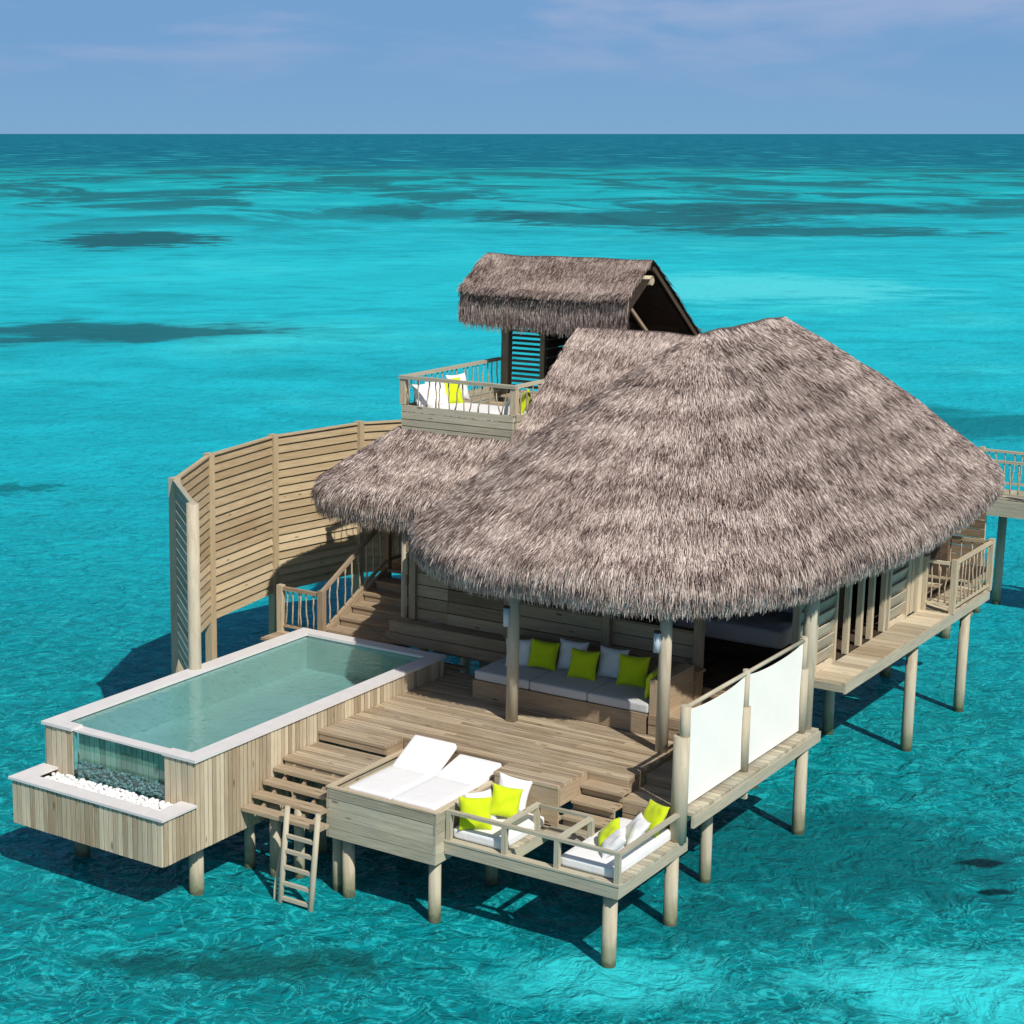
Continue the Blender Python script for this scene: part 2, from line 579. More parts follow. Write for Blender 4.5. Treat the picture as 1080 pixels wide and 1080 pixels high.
# ------------------------------------------------------------------ thatch
def blade_mesh(P, D, N, L, W, lift):
    """one quad per palm strand: root P, direction D, surface normal N (arrays)"""
    n = len(P)
    D = D / np.linalg.norm(D, axis=1, keepdims=True)
    S = np.cross(D, N)
    S /= np.linalg.norm(S, axis=1, keepdims=True) + 1e-9
    yaw = rng.normal(0, 0.13, (n, 1))
    D2 = D + S * yaw
    D2 /= np.linalg.norm(D2, axis=1, keepdims=True)
    roll = rng.normal(0, 0.38, (n, 1))
    S2 = S * np.cos(roll) + N * np.sin(roll)
    root = P - N * 0.004
    mid = P + D2 * (L * 0.55)[:, None] + N * (lift * 0.75)[:, None]
    tip = P + D2 * L[:, None] + N * (lift * 0.9)[:, None] - np.array([0, 0, 1]) * (L * 0.08)[:, None]
    w2 = (W / 2)[:, None]
    V = np.stack([root - S2 * w2, root + S2 * w2, mid - S2 * w2 * 0.9, mid + S2 * w2 * 0.9, tip - S2 * w2 * 0.35, tip + S2 * w2 * 0.35], 1).reshape(-1, 3)
    b = np.arange(n)[:, None] * 6
    F = np.concatenate([b + np.array([0, 1, 3, 2]), b + np.array([2, 3, 5, 4])], 1).reshape(-1, 4)
    return V, F


def thatch(name, parent, patches, mats, res=(90, 14), base_drop=0.0):
    """patches: list of (S, count, fringe_count, closed) where S(t, s) gives points, s: 0 ridge .. 1 shoulder .. 1.15 lip"""
    VV, FF, MI = [], [], []
    off = 0

    def add(V, F, mi):
        nonlocal off
        VV.append(V)
        FF.append(F + off)
        MI.append(np.full(len(F), mi))
        off += len(V)
    for S, cnt, fr, weight in patches:
        # core
        nt, ns = res
        tt, ss = np.meshgrid(np.linspace(0, 1, nt + 1), np.linspace(0, 1.0, ns + 1), indexing='ij')
        P = S(tt.ravel(), ss.ravel())
        i, j = np.meshgrid(np.arange(nt), np.arange(ns), indexing='ij')
        a = (i * (ns + 1) + j).ravel()
        F = np.stack([a, a + 1, a + ns + 2, a + ns + 1], 1)
        add(P, F, 1)
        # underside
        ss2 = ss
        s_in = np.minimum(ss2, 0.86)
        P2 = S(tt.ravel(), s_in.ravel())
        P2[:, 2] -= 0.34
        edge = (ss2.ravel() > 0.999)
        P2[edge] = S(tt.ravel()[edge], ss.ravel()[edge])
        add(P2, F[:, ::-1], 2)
        # strands
        def frame(t_, s_):
            e = 1e-3
            p = S(t_, s_)
            ds = S(t_, s_ + e) - p
            dt = S(t_ + e, s_) - S(t_ - e, s_)
            ds /= np.linalg.norm(ds, axis=1, keepdims=True) + 1e-12
            nn = np.cross(ds, dt)
            nn /= np.linalg.norm(nn, axis=1, keepdims=True) + 1e-12
            nn[nn[:, 2] < -0.2] *= -1
            return p, ds, nn
        t_ = rng.random(int(cnt * 1.6))
        s_ = rng.random(len(t_)) * 0.995
        keep = rng.random(len(t_)) < np.clip(weight(s_), 0, 1)
        t_, s_ = t_[keep], s_[keep]
        p, d, nn = frame(t_, s_)
        n = len(p)
        clump = 0.5 + 0.5 * np.sin(p[:, 0] * 7.1 + 3 * np.sin(p[:, 1] * 5.3)) * np.sin(p[:, 1] * 6.3 + p[:, 2] * 9)
        L = rng.uniform(0.14, 0.32, n)
        W = rng.uniform(0.007, 0.018, n)
        lift = 0.006 + (rng.uniform(0.0, 0.05, n) + 0.02 * clump) * np.clip(s_ / 0.12, 0.15, 1)
        V, F = blade_mesh(p, d, nn, L, W, lift)
        add(V, F, 0)
        # ragged fringe that hangs from the lip
        t_ = rng.random(fr)
        s_ = rng.uniform(0.945, 1.0, fr)
        p, d, nn = frame(t_, s_)
        d = d * 0.35 + np.array([0, 0, -1.0]) + rng.normal(0, 0.12, (fr, 3))
        hn = nn.copy()
        hn[:, 2] *= 0.2
        hn /= np.linalg.norm(hn, axis=1, keepdims=True) + 1e-9
        V, F = blade_mesh(p, d, hn, rng.uniform(0.08, 0.22, fr), rng.uniform(0.007, 0.018, fr), rng.uniform(0.0, 0.04, fr))
        add(V, F, 0)
    V = np.concatenate(VV)
    F = np.concatenate(FF)
    MI = np.concatenate(MI)
    me = bpy.data.meshes.new(name)
    me.vertices.add(len(V))
    me.vertices.foreach_set('co', V.astype(np.float32).ravel())
    me.loops.add(len(F) * 4)
    me.loops.foreach_set('vertex_index', F.astype(np.int32).ravel())
    me.polygons.add(len(F))
    me.polygons.foreach_set('loop_start', np.arange(0, len(F) * 4, 4, dtype=np.int32))
    me.polygons.foreach_set('material_index', MI.astype(np.int32))
    for mm in mats: me.materials.append(mm)
    me.update(calc_edges=True)
    me.validate()
    o = bpy.data.objects.new(name, me)
    col.objects.link(o)
    if parent:
        o.parent = parent
        o.location = -total_loc(parent)
    return o


def outline_interp(pts):
    pts = np.array(pts + [pts[0]], float)
    seg = np.linalg.norm(np.diff(pts, axis=0), axis=1)
    cum = np.concatenate([[0], np.cumsum(seg)])
    T = cum / cum[-1]

    def f(t):
        t = np.mod(t, 1.0)
        return np.stack([np.interp(t, T, pts[:, 0]), np.interp(t, T, pts[:, 1])], -1)
    return f


def wob(x, y, amp):
    return amp * (np.sin(x * 1.7 + 1.3 * np.sin(y * 1.1)) * np.cos(y * 1.45 + 0.7) + 0.6 * np.sin(x * 3.9 + y * 2.3) * np.cos(y * 3.1 - x))


def hip_roof(outline, ridge, zr, zv, rho=0.42, bulge=0.10, amp=0.025, end=112):
    """thick thatch: a straight slope that rolls over a round eave; zv = height where the eave stands vertical"""
    O = outline_interp(outline)

    def S(t, s):
        o = O(t)
        r = ridge(o)
        vec = o - r
        run = np.linalg.norm(vec, axis=1)
        out = vec / (run[:, None] + 1e-9)
        th = np.full(len(run), 0.7)
        for _ in range(6):
            x0 = run - rho * (1 - np.sin(th))
            th = np.arctan2(zr - zv - rho * np.cos(th), x0)
        x0 = run - rho * (1 - np.sin(th))
        sl = np.clip(s / 0.9, 0, 1)
        arc = np.clip((s - 0.9) / 0.1, 0, 1.0)
        phi = th + (math.radians(end) - th) * arc
        x = x0 * sl + rho * (np.sin(phi) - np.sin(th)) * (arc > 0)
        z = zr - x0 * sl * np.tan(th) - rho * (np.cos(th) - np.cos(phi)) * (arc > 0)
        z = z + bulge * np.sin(np.pi * sl)
        xy = r + out * x[:, None]
        z = z + wob(xy[:, 0], xy[:, 1], amp)
        return np.stack([xy[:, 0], xy[:, 1], z], -1)
    return S


# ================================================================== SEA
def w2(px_f, px_l):
    """forward / lateral distance (m) from the bearing of the photograph to world x, y"""
    return (px_l * math.cos(AZ) - px_f * math.sin(AZ), px_l * math.sin(AZ) + px_f * math.cos(AZ))


m, t = mat('lagoon water')
oc = t.n('ShaderNodeTexCoord').outputs['Object']
# frame aligned with the reef: l runs along the reef edge, f runs out to sea
rot = t.n('ShaderNodeMapping', vector_type='POINT', ins={0: oc})
rot.inputs['Rotation'].default_value = (0, 0, -AZ)
lf = rot.outputs[0]
sp = t.n('ShaderNodeSeparateXYZ', ins={0: lf})
l_, f_ = sp.outputs[0], sp.outputs[1]
warp_n = t.n('ShaderNodeTexNoise', ins={'Vector': lf})
warp_n.inputs['Scale'].default_value = 0.16
warp_n.inputs['Detail'].default_value = 5
wsep = t.n('ShaderNodeSeparateColor', ins={0: warp_n.outputs['Color']})
warp_b = t.n('ShaderNodeTexNoise', ins={'Vector': lf})
warp_b.inputs['Scale'].default_value = 0.022
warp_b.inputs['Detail'].default_value = 5
wsepb = t.n('ShaderNodeSeparateColor', ins={0: warp_b.outputs['Color']})


ss_ = t.n('ShaderNodeMapping', ins={0: lf})
ss_.inputs['Scale'].default_value = (0.55, 1.0, 1.0)
streak = t.noise(ss_.outputs[0], 0.34, 5, 0.65, 0.5)


warp_f = t.n('ShaderNodeTexNoise', ins={'Vector': lf})
warp_f.inputs['Scale'].default_value = 1.6
warp_f.inputs['Detail'].default_value = 5
warp_f.inputs['Roughness'].default_value = 0.65
wsepf = t.n('ShaderNodeSeparateColor', ins={0: warp_f.outputs['Color']})


def blob(f0, l0, rf, rl, soft=0.6, wf=0.7, big=False):
    """a patch of reef or sand on the lagoon floor"""
    ws = wsepb if big else (wsepf if rf < 1.3 else wsep)
    df = t.math('DIVIDE', t.math('SUBTRACT', f_, f0), rf)
    dl = t.math('DIVIDE', t.math('SUBTRACT', l_, l0), rl)
    df = t.math('ADD', df, t.math('MULTIPLY', t.math('SUBTRACT', ws.outputs[0], 0.5), wf * 3))
    dl = t.math('ADD', dl, t.math('MULTIPLY', t.math('SUBTRACT', ws.outputs[1], 0.5), wf * 3))
    d = t.math('SQRT', t.math('ADD', t.math('MULTIPLY', df, df), t.math('MULTIPLY', dl, dl)))
    if rf < 3.0:
        d = t.math('ADD', d, t.math('MULTIPLY', t.math('SUBTRACT', wsepf.outputs[2], 0.5), 2.4))
    else:
        d = t.math('ADD', d, t.math('MULTIPLY', t.math('SUBTRACT', streak, 0.5), 2.6))
    return t.maprange(d, 1.0 - soft, 1.0 + soft, 1.0, 0.0, True)


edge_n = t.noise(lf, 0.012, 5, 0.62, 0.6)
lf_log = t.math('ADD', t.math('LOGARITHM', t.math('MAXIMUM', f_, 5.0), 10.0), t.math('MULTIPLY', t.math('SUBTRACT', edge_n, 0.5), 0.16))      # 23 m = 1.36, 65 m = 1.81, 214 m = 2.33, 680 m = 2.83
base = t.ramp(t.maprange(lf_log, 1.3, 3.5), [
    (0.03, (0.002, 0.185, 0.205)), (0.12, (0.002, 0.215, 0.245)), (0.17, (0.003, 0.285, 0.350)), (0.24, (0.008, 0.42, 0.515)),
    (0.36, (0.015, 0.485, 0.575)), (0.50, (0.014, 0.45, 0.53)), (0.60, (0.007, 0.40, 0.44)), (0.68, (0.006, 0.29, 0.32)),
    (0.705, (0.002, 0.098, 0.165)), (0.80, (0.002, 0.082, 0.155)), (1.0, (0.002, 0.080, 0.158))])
# mottled sand
sn = t.n('ShaderNodeMapping', ins={0: lf})
sn.inputs['Scale'].default_value = (0.85, 1.0, 1.0)
n_big = t.noise(sn.outputs[0], 0.05, 5, 0.55, 0.4)
n_med = t.noise(sn.outputs[0], 0.22, 5, 0.6, 0.6)
c = t.mix(t.maprange(n_big, 0.50, 0.70, 0.0, 0.50), base, (0.003, 0.22, 0.26))
c = t.mix(t.math('MULTIPLY', t.maprange(n_big, 0.48, 0.30, 0.0, 0.65, True), t.maprange(lf_log, 1.75, 1.95)), c, (0.045, 0.58, 0.62))
c = t.mix(t.maprange(n_med, 0.38, 0.72, 0.0, 0.35), c, (0.004, 0.19, 0.225))
# outer reef flat, broken dark coral between 190 m and 640 m
sr = t.n('ShaderNodeMapping', ins={0: lf})
sr.inputs['Scale'].default_value = (1.5, 0.8, 1.0)
n_reef = t.noise(sr.outputs[0], 0.020, 7, 0.68, 0.8)
reef_zone = t.math('MULTIPLY', t.maprange(f_, 170, 330, 0.0, 1.0, True), t.maprange(f_, 640, 720, 1.0, 0.0, True))
c = t.mix(t.math('MULTIPLY', t.maprange(n_reef, 0.45, 0.56, 0, 1, True), t.math('MULTIPLY', reef_zone, 0.9)), c, (0.012, 0.115, 0.135))
c = t.mix(t.math('MULTIPLY', t.maprange(streak, 0.50, 0.66, 0, 0.40), t.maprange(lf_log, 1.6, 2.0)), c, (0.003, 0.20, 0.235))
# small coral heads and mottled sand seen through the shallow water
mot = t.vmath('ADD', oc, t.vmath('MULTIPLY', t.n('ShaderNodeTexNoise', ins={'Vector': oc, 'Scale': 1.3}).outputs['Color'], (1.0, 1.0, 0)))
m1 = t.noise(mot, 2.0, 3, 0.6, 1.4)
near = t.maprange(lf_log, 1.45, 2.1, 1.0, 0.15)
c = t.mix(t.math('MULTIPLY', t.maprange(m1, 0.50, 0.62, 0, 0.55, True), near), c, (0.001, 0.125, 0.14))
c = t.mix(t.math('MULTIPLY', t.maprange(m1, 0.46, 0.36, 0, 0.5, True), near), c, (0.012, 0.42, 0.45))
m2 = t.math('ABSOLUTE', t.math('SUBTRACT', t.noise(mot, 1.7, 2, 0.5, 1.8), 0.5))  # bright caustic lines painted into the colour of the near water
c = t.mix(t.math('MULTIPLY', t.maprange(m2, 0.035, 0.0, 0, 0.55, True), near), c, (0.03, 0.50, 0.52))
DARK, MIDT, SAND = (0.012, 0.080, 0.095), (0.002, 0.10, 0.115), (0.035, 0.56, 0.60)
for (f0, l0, rf, rl, soft, wf, fac, cc, big) in [
        (215, -21.5, 17, 10, 0.22, 0.32, 0.9, DARK, False),
        (113, -12, 6, 9.5, 0.35, 0.5, 0.85, DARK, False),
        (268, 45, 26, 22, 0.25, 0.45, 0.8, DARK, False),
        (232, 62, 12, 18, 0.25, 0.40, 0.8, DARK, False),
        (305, 78, 26, 22, 0.3, 0.5, 0.7, DARK, False),
        (285, 20, 18, 14, 0.3, 0.5, 0.6, DARK, False),
        (76, 27, 4.5, 5, 0.5, 0.4, 0.7, MIDT, False),
        (62, -11, 0.9, 2.0, 0.4, 0.5, 0.7, MIDT, False),
        (147, 33, 12, 12, 0.5, 0.3, 0.85, (0.10, 0.60, 0.63), False),
        (160, 10, 25, 40, 0.8, 0.3, 0.40, (0.02, 0.54, 0.60), False),
        (29.4, 8.4, 2.2, 3.4, 0.35, 0.30, 0.80, MIDT, False),
        (26.6, 5.6, 0.9, 2.4, 0.4, 0.4, 0.55, MIDT, False),
        (25.1, -1.0, 0.5, 2.2, 0.5, 0.5, 0.80, (0.003, 0.075, 0.075), False),
        (24.2, 9.3, 1.2, 2.0, 0.5, 0.25, 0.85, SAND, False),
        (24.6, 4.2, 0.8, 1.5, 0.6, 0.3, 0.70, SAND, False),
        (28.9, 10.95, 0.16, 0.42, 0.35, 0.25, 0.95, (0.002, 0.018, 0.022), False),
        (27.7, 10.85, 0.12, 0.25, 0.35, 0.25, 0.95, (0.002, 0.018, 0.022), False),
        (29.6, 5.6, 0.14, 0.55, 0.6, 0.4, 0.8, (0.002, 0.035, 0.04), False)]:
    c = t.mix(t.math('MULTIPLY', blob(f0, l0, rf, rl, soft, wf, big), fac), c, cc)
# wave relief: long swell lines, chop and fine ripples
q = t.vmath('ADD', oc, t.vmath('MULTIPLY', t.n('ShaderNodeTexNoise', ins={'Vector': oc, 'Scale': 0.9}).outputs['Color'], (1.1, 1.1, 0)))
r1 = t.math('MULTIPLY', t.noise(q, 1.5, 2, 0.5, 0.8), -0.6)
r2 = t.math('ABSOLUTE', t.math('SUBTRACT', t.noise(q, 2.9, 2, 0.5, 1.3), 0.5))
big = t.noise(oc, 0.35, 3, 0.5, 0.5)
fine = t.noise(oc, 8.0, 2, 0.55, 0.6)
h = t.math('ADD', t.math('ADD', t.math('MULTIPLY', big, 0.55), t.math('MULTIPLY', r1, -0.75)),
           t.math('ADD', t.math('MULTIPLY', r2, 0.22), t.math('MULTIPLY', fine, 0.07)))
fade = t.maprange(lf_log, 1.5, 2.5, 0.60, 0.20)
bp = t.n('ShaderNodeBump', ins={'Strength': fade, 'Distance': 0.9, 'Height': h})
df = t.n('ShaderNodeBsdfDiffuse', ins={'Color': c, 'Normal': bp.outputs[0]})
gl = t.n('ShaderNodeBsdfGlossy', ins={'Color': (1, 1, 1, 1), 'Roughness': 0.12, 'Normal': bp.outputs[0]})
fr = t.n('ShaderNodeFresnel', ins={'IOR': 1.33, 'Normal': bp.outputs[0]})
s = t.n('ShaderNodeMixShader', ins={0: t.math('MINIMUM', t.math('MULTIPLY', fr.outputs[0], 0.40), 0.055), 1: df.outputs[0], 2: gl.outputs[0]})
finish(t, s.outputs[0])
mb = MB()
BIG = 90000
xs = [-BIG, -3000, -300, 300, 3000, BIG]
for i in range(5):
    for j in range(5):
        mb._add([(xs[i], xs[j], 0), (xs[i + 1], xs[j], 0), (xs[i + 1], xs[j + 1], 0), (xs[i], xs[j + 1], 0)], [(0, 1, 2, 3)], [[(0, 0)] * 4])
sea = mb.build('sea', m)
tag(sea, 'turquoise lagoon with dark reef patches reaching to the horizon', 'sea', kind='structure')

# ================================================================== VILLA
villa = thing('overwater_villa', 'timber villa on stilts under a wide grey thatched roof', 'villa', (-14.5, 33, 0))

# main roof outline: long oval, front arc towards the deck
main_out = []
cx0, yf, yr, rf, rr_ = -14.5, 29.5, 37.6, 4.08, 4.2
for k in range(0, 181, 4):          # front arc, right to left
    a = R(-k)
    main_out.append((cx0 + 3.86 * math.copysign(abs(math.cos(a)) ** 0.88, math.cos(a)), yf - rf * abs(math.sin(a)) ** 0.86 - (0.12 if math.cos(a) > 0 else 0.0) * math.sin(2 * min(R(k), R(90)))))
for yy in np.linspace(yf, yr, 10)[1:-1]:
    main_out.append((cx0 - 3.82 - 0.25 * math.sin(math.pi * (yy - yf) / (yr - yf)), yy))
for k in range(180, -1, -4):
    a = R(k)
    main_out.append((cx0 + 3.82 * math.cos(a), yr + rr_ * math.sin(a)))
for yy in np.linspace(yr, yf, 10)[1:-1]:
    main_out.append((cx0 + 3.82 + 0.30 * math.sin(math.pi * (yy - yf) / (yr - yf)), yy))


def main_ridge(o):
    y = np.interp(o[:, 1], [25.6, 29.5, 37.6, 41.8], [31.7, 31.9, 35.5, 35.7])
    return np.stack([np.full(len(o), cx0), y], -1)


S_main = hip_roof(main_out, main_ridge, 8.36, 4.81, rho=0.46, bulge=0.14)
thatch('thatched_roof', villa, [(S_main, 360000, 36000, lambda s: np.where(s < 0.9, np.maximum(0.22, s / 0.9), 1.0))], [M['thatch'], M['thatch_base'], M['thatch_under']], res=(120, 16))


# wing roof: gable with its ridge along x, runs into the main roof
def gable(x0, x1, yr_, zr_, ys, zs_, lip=0.3, amp=0.025, hang=0.0):
    def S(t, s):
        x = x0 + (x1 - x0) * t
        s = s * 1.15
        sm = np.minimum(s, 1)
        y = yr_ + (ys - yr_) * sm
        z = zr_ + (zs_ - zr_) * np.power(np.clip(sm, 1e-6, 1), 1.04)
        e = np.clip((s - 1) / 0.15, 0, 1)
        a = e * math.radians(100)
        y = y + math.copysign(1, ys - yr_) * lip * 0.3 * np.sin(a)
        z = z - (lip + hang) * (1 - np.cos(a)) * 0.9
        z = z + wob(x, y, amp)
        return np.stack([x, y, z], -1)
    return S


wing = [(gable(-18.0, -14.6, 33.45, 8.12, 29.9, 5.3), 56000, 300, lambda s: 0.6 + 0.4 * s),
        (gable(-14.6, -18.0, 33.45, 8.12, 36.8, 5.5), 12000, 300, lambda s: 0.3 + 0.7 * s)]
thatch('wing_roof', villa, wing, [M['thatch'], M['thatch_base'], M['thatch_under']], res=(24, 10))

# porch roof over the side stairs, hipped and rounded at its far left end
porch = []
for k in range(0, 181, 6):
    a = R(-90 - k)
    cs, sn_ = math.cos(a), math.sin(a)
    porch.append((-20.5 + 1.78 * math.copysign(abs(cs) ** 0.65, cs), 31.05 + 1.75 * math.copysign(abs(sn_) ** 0.65, sn_)))
porch += [(x, 32.8) for x in np.linspace(-19.8, -17.0, 6)]
porch += [(-16.8, y) for y in np.linspace(32.6, 29.5, 6)]
porch += [(x, 29.3) for x in np.linspace(-17.0, -20.2, 6)]


def porch_ridge(o):
    x = np.interp(o[:, 0], [-22.5, -20.6, -16.8], [-20.85, -20.60, -16.8])
    return np.stack([x, np.full(len(o), 31.05)], -1)


S_porch = hip_roof(porch, porch_ridge, 6.10, 4.66, rho=0.55, bulge=-0.03, amp=0.02)
thatch('porch_roof', villa, [(S_porch, 62000, 13000, lambda s: 0.25 + 0.75 * s)], [M['thatch'], M['thatch_base'], M['thatch_under']], res=(90, 12))

# posts that carry the roof
for (x, y, z0, z1, r) in [(-15.26, 26.35, 2.06, 4.8, 0.105), (-12.45, 26.40, 2.06, 4.8, 0.105), (-11.27, 29.62, 1.5, 5.0, 0.12), (-19.62, 29.58, -1.0, 4.45, 0.10)]:
    one('roof_post', M['post'], villa, lambda mb: mb.tube([(x, y, z0), (x, y, (z0 + z1) / 2), (x, y, z1)], [r, r * 0.98, r * 0.95], 18), True)

# floor
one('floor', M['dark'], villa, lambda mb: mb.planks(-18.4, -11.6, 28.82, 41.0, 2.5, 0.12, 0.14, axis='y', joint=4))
one('floor_beam', M['wall'], villa, lambda mb: (mb.box(-18.4, -11.62, 28.72, 28.80, 2.20, 2.497), mb.box(-18.45, -18.38, 28.8, 41, 2.2, 2.42), mb.box(-11.66, -11.60, 31, 41, 2.2, 2.36)))

# front wall at the left: wide boards, a projecting bench beam below, wall open underneath
def f(mb):
    mb.cladding((-19.0, 28.76), (-18.1, 28.76), 2.78, 4.2, 0.05, 0.235, False, jit=0.012)
    mb.cladding((-18.1, 28.76), (-16.75, 28.76), 2.78, 4.9, 0.05, 0.235, False, jit=0.012)
one('front_wall', M['wall'], villa, f)
one('wall_post', M['wall'], villa, lambda mb: mb.box(-18.93, -18.80, 28.66, 28.80, 2.8, 4.3))
one('wall_post', M['wall'], villa, lambda mb: mb.box(-16.80, -16.66, 28.62, 28.82, 2.6, 4.9))
one('bench_beam', M['wall'], villa, lambda mb: (mb.box(-19.22, -16.4, 28.40, 28.74, 2.56, 2.78), mb.box(-19.28, -16.45, 28.34, 28.70, 2.36, 2.555)))

def f(mb):
    mb.cladding((-16.66, 28.74), (-12.95, 28.74), 2.52, 3.46, 0.05, 0.235, False, jit=0.01)
    mb.box(-16.66, -12.95, 28.66, 28.84, 3.463, 3.51)
one('low_wall', M['wall'], villa, f)
for x in (-14.66, -12.88):
    one('wall_post', M['wall'], villa, lambda mb: mb.box(x - 0.075, x + 0.075, 28.58, 28.71, 2.5, 4.95))

# interior walls seen in the dark under the eaves
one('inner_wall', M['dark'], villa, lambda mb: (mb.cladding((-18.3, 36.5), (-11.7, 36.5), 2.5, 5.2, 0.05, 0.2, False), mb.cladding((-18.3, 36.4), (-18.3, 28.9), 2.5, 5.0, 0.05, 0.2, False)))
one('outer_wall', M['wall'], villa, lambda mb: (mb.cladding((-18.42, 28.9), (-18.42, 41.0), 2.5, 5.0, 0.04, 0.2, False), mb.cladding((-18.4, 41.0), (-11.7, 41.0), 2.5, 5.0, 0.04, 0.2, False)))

# right-hand wall towards the walkway
XW = -11.6
def louvre(y0, y1, parent, n=9):
    fr = one('louvre_panel', M['board'], parent, lambda mb: [mb.obb((XW + 0.01, (y0 + y1) / 2, 2.62 + (k + .5) * 2.1 / n), ((0, 1, 0), Vector((0.94, 0, -0.34)).normalized(), Vector((0.34, 0, 0.94)).normalized()),
                                                                    ((y1 - y0) / 2 - 0.012, 0.014, 2.1 / n / 2 + 0.02)) for k in range(n)])
    one('frame', M['pale'], fr, lambda mb: (mb.box(XW - 0.05, XW + 0.07, y0 - 0.09, y0, 2.502, 5.0), mb.box(XW - 0.05, XW + 0.07, y1, y1 + 0.09, 2.502, 5.0), mb.box(XW - 0.03, XW + 0.05, y0, y1, 2.502, 2.58)))
louvre(30.72, 31.56, villa)
louvre(34.5, 35.45, villa)
louvre(29.86, 30.5, villa)
for y in (32.32, 33.0, 33.58, 34.27):
    one('door_post', M['pale'], villa, lambda mb: mb.box(XW - 0.05, XW + 0.05, y - 0.055, y + 0.055, 2.502, 5.0))
one('door_leaf', M['dark'], villa, lambda mb: mb.box(XW - 0.75, XW - 0.70, 31.7, 34.4, 2.51, 4.9))
def f(mb):
    mb.cladding((XW - 0.02, 35.66), (XW - 0.02, 36.05), 2.505, 5.0, 0.05, 0.2, True)
    mb.box(XW - 0.08, XW + 0.08, 36.08, 36.3, 2.503, 5.0)
one('side_wall', M['pale'], villa, f)
one('side_wall', M['dark'], villa, lambda mb: mb.cladding((XW - 0.9, 36.35), (XW - 0.9, 41.0), 2.3, 5.0, 0.05, 0.2, False))

# right-hand walkway
def f(mb):
    mb.planks(-11.55, -10.93, 30.5, 36.35, 2.5, 0.05, 0.24, axis='x')
wk = one('side_walkway', M['pale'], villa, f)
one('fascia', M['board'], wk, lambda mb: (mb.box(-10.925, -10.88, 30.46, 38.85, 2.30, 2.497), mb.box(-11.57, -10.93, 30.46, 30.495, 2.32, 2.46), mb.box(-10.93, -12.6, 38.8, 38.85, 2.30, 2.497)))
one('landing', M['pale'], wk, lambda mb: mb.planks(-12.45, -10.93, 36.42, 38.78, 2.5, 0.05, 0.14, axis='x'))
rl = one('railing', M['pale'], villa, lambda mb: (mb.box(-10.95, -10.87, 36.42, 38.85, 3.52, 3.58), mb.box(-10.94, -10.88, 36.45, 38.75, 2.60, 2.65),
                                                  mb.box(-11.5, -10.95, 36.34, 36.42, 3.50, 3.56), mb.box(-11.5, -10.95, 36.36, 36.40, 2.66, 2.70),
                                                  mb.box(-12.4, -10.95, 38.78, 38.85, 3.51, 3.57), mb.box(-12.4, -10.95, 38.80, 38.84, 2.60, 2.65)))
for (x, y) in ((-10.91, 36.38), (-10.91, 38.81), (-11.5, 36.38), (-12.42, 38.81)):
    one('railing_post', M['pale'], rl, lambda mb: mb.box(x - 0.055, x + 0.055, y - 0.055, y + 0.055, 2.503 if x > -11 else 2.5, 3.62))
for y in np.linspace(36.65, 38.6, 9):
    branch(rl, (-10.91, y, 2.65), (-10.91, y + random.uniform(-.04, .04), 3.52))
for x in (-11.36, -11.2, -11.07):
    branch(rl, (x, 36.38, 2.7), (x, 36.38, 3.5))
for x in np.linspace(-12.2, -11.1, 6):
    branch(rl, (x, 38.82, 2.65), (x, 38.82, 3.51))
# crossed braces of the screen behind the landing
one('brace', M['step'], villa, lambda mb: (mb.beam((-12.35, 36.6, 2.6), (-12.35, 38.4, 3.5), 0.05, 0.12), mb.beam((-12.42, 38.4, 2.6), (-12.42, 36.6, 3.5), 0.05, 0.12)))
for k in range(5):
    one('stair_tread', M['step'], villa, lambda mb: mb.box(-12.4, -11.65, 39.0 + 0.28 * k, 39.3 + 0.28 * k, 2.30 - 0.2 * k, 2.36 - 0.2 * k))

# piles under the villa and the walkway
for (x, y, z, r) in [(-11.15, 34.82, 2.3, 0.115), (-11.10, 37.97, 2.3, 0.115), (-13.24, 39.57, 2.3, 0.12), (-13.2, 43.6, 2.3, 0.12), (-12.76, 31.03, 2.2, 0.11),
                     (-18.2, 31.0, 2.2, 0.11), (-18.2, 34.8, 2.2, 0.11), (-18.2, 38.5, 2.2, 0.11), (-15.6, 31.03, 2.2, 0.11), (-15.6, 34.8, 2.2, 0.11), (-12.8, 34.9, 2.2, 0.11),
                     (-15.6, 38.5, 2.2, 0.11), (-17.6, 29.3, 2.3, 0.11), (-16.8, 29.3, 2.3, 0.11), (-14.3, 29.3, 2.3, 0.11), (-18.85, 29.1, 2.36, 0.10)]:
    pile('pile', villa, x, y, z, r)

# side stairs from the deck up to the porch
for x in (-20.98, -19.27):
    one('stair_stringer', M['wall'], villa, lambda mb: mb.beam((x, 28.75, 2.05), (x, 30.9, 3.0), 0.06, 0.24))
for k in range(5):
    y0 = 28.72 + 0.42 * k
    z = 2.24 + 0.17 * k
    one('stair_tread', M['step'], villa, lambda mb: (mb.box(-20.94, -19.3, y0, y0 + 0.44, z - 0.05, z), mb.box(-20.92, -19.32, y0 + 0.025, y0 + 0.05, z - 0.165, z - 0.053)))
one('porch_floor', M['step'], villa, lambda mb: mb.planks(-21.2, -18.5, 30.84, 32.36, 3.08, 0.06, 0.14, axis='x'))
one('porch_wall', M['wall'], villa, lambda mb: (mb.cladding((-19.16, 28.9), (-19.16, 29.8), 2.5, 4.25, 0.04, 0.22, False), mb.cladding((-19.16, 29.8), (-19.16, 32.5), 2.5, 4.75, 0.04, 0.22, False), mb.cladding((-21.2, 32.4), (-18.5, 32.4), 3.1, 4.75, 0.05, 0.13, True)))
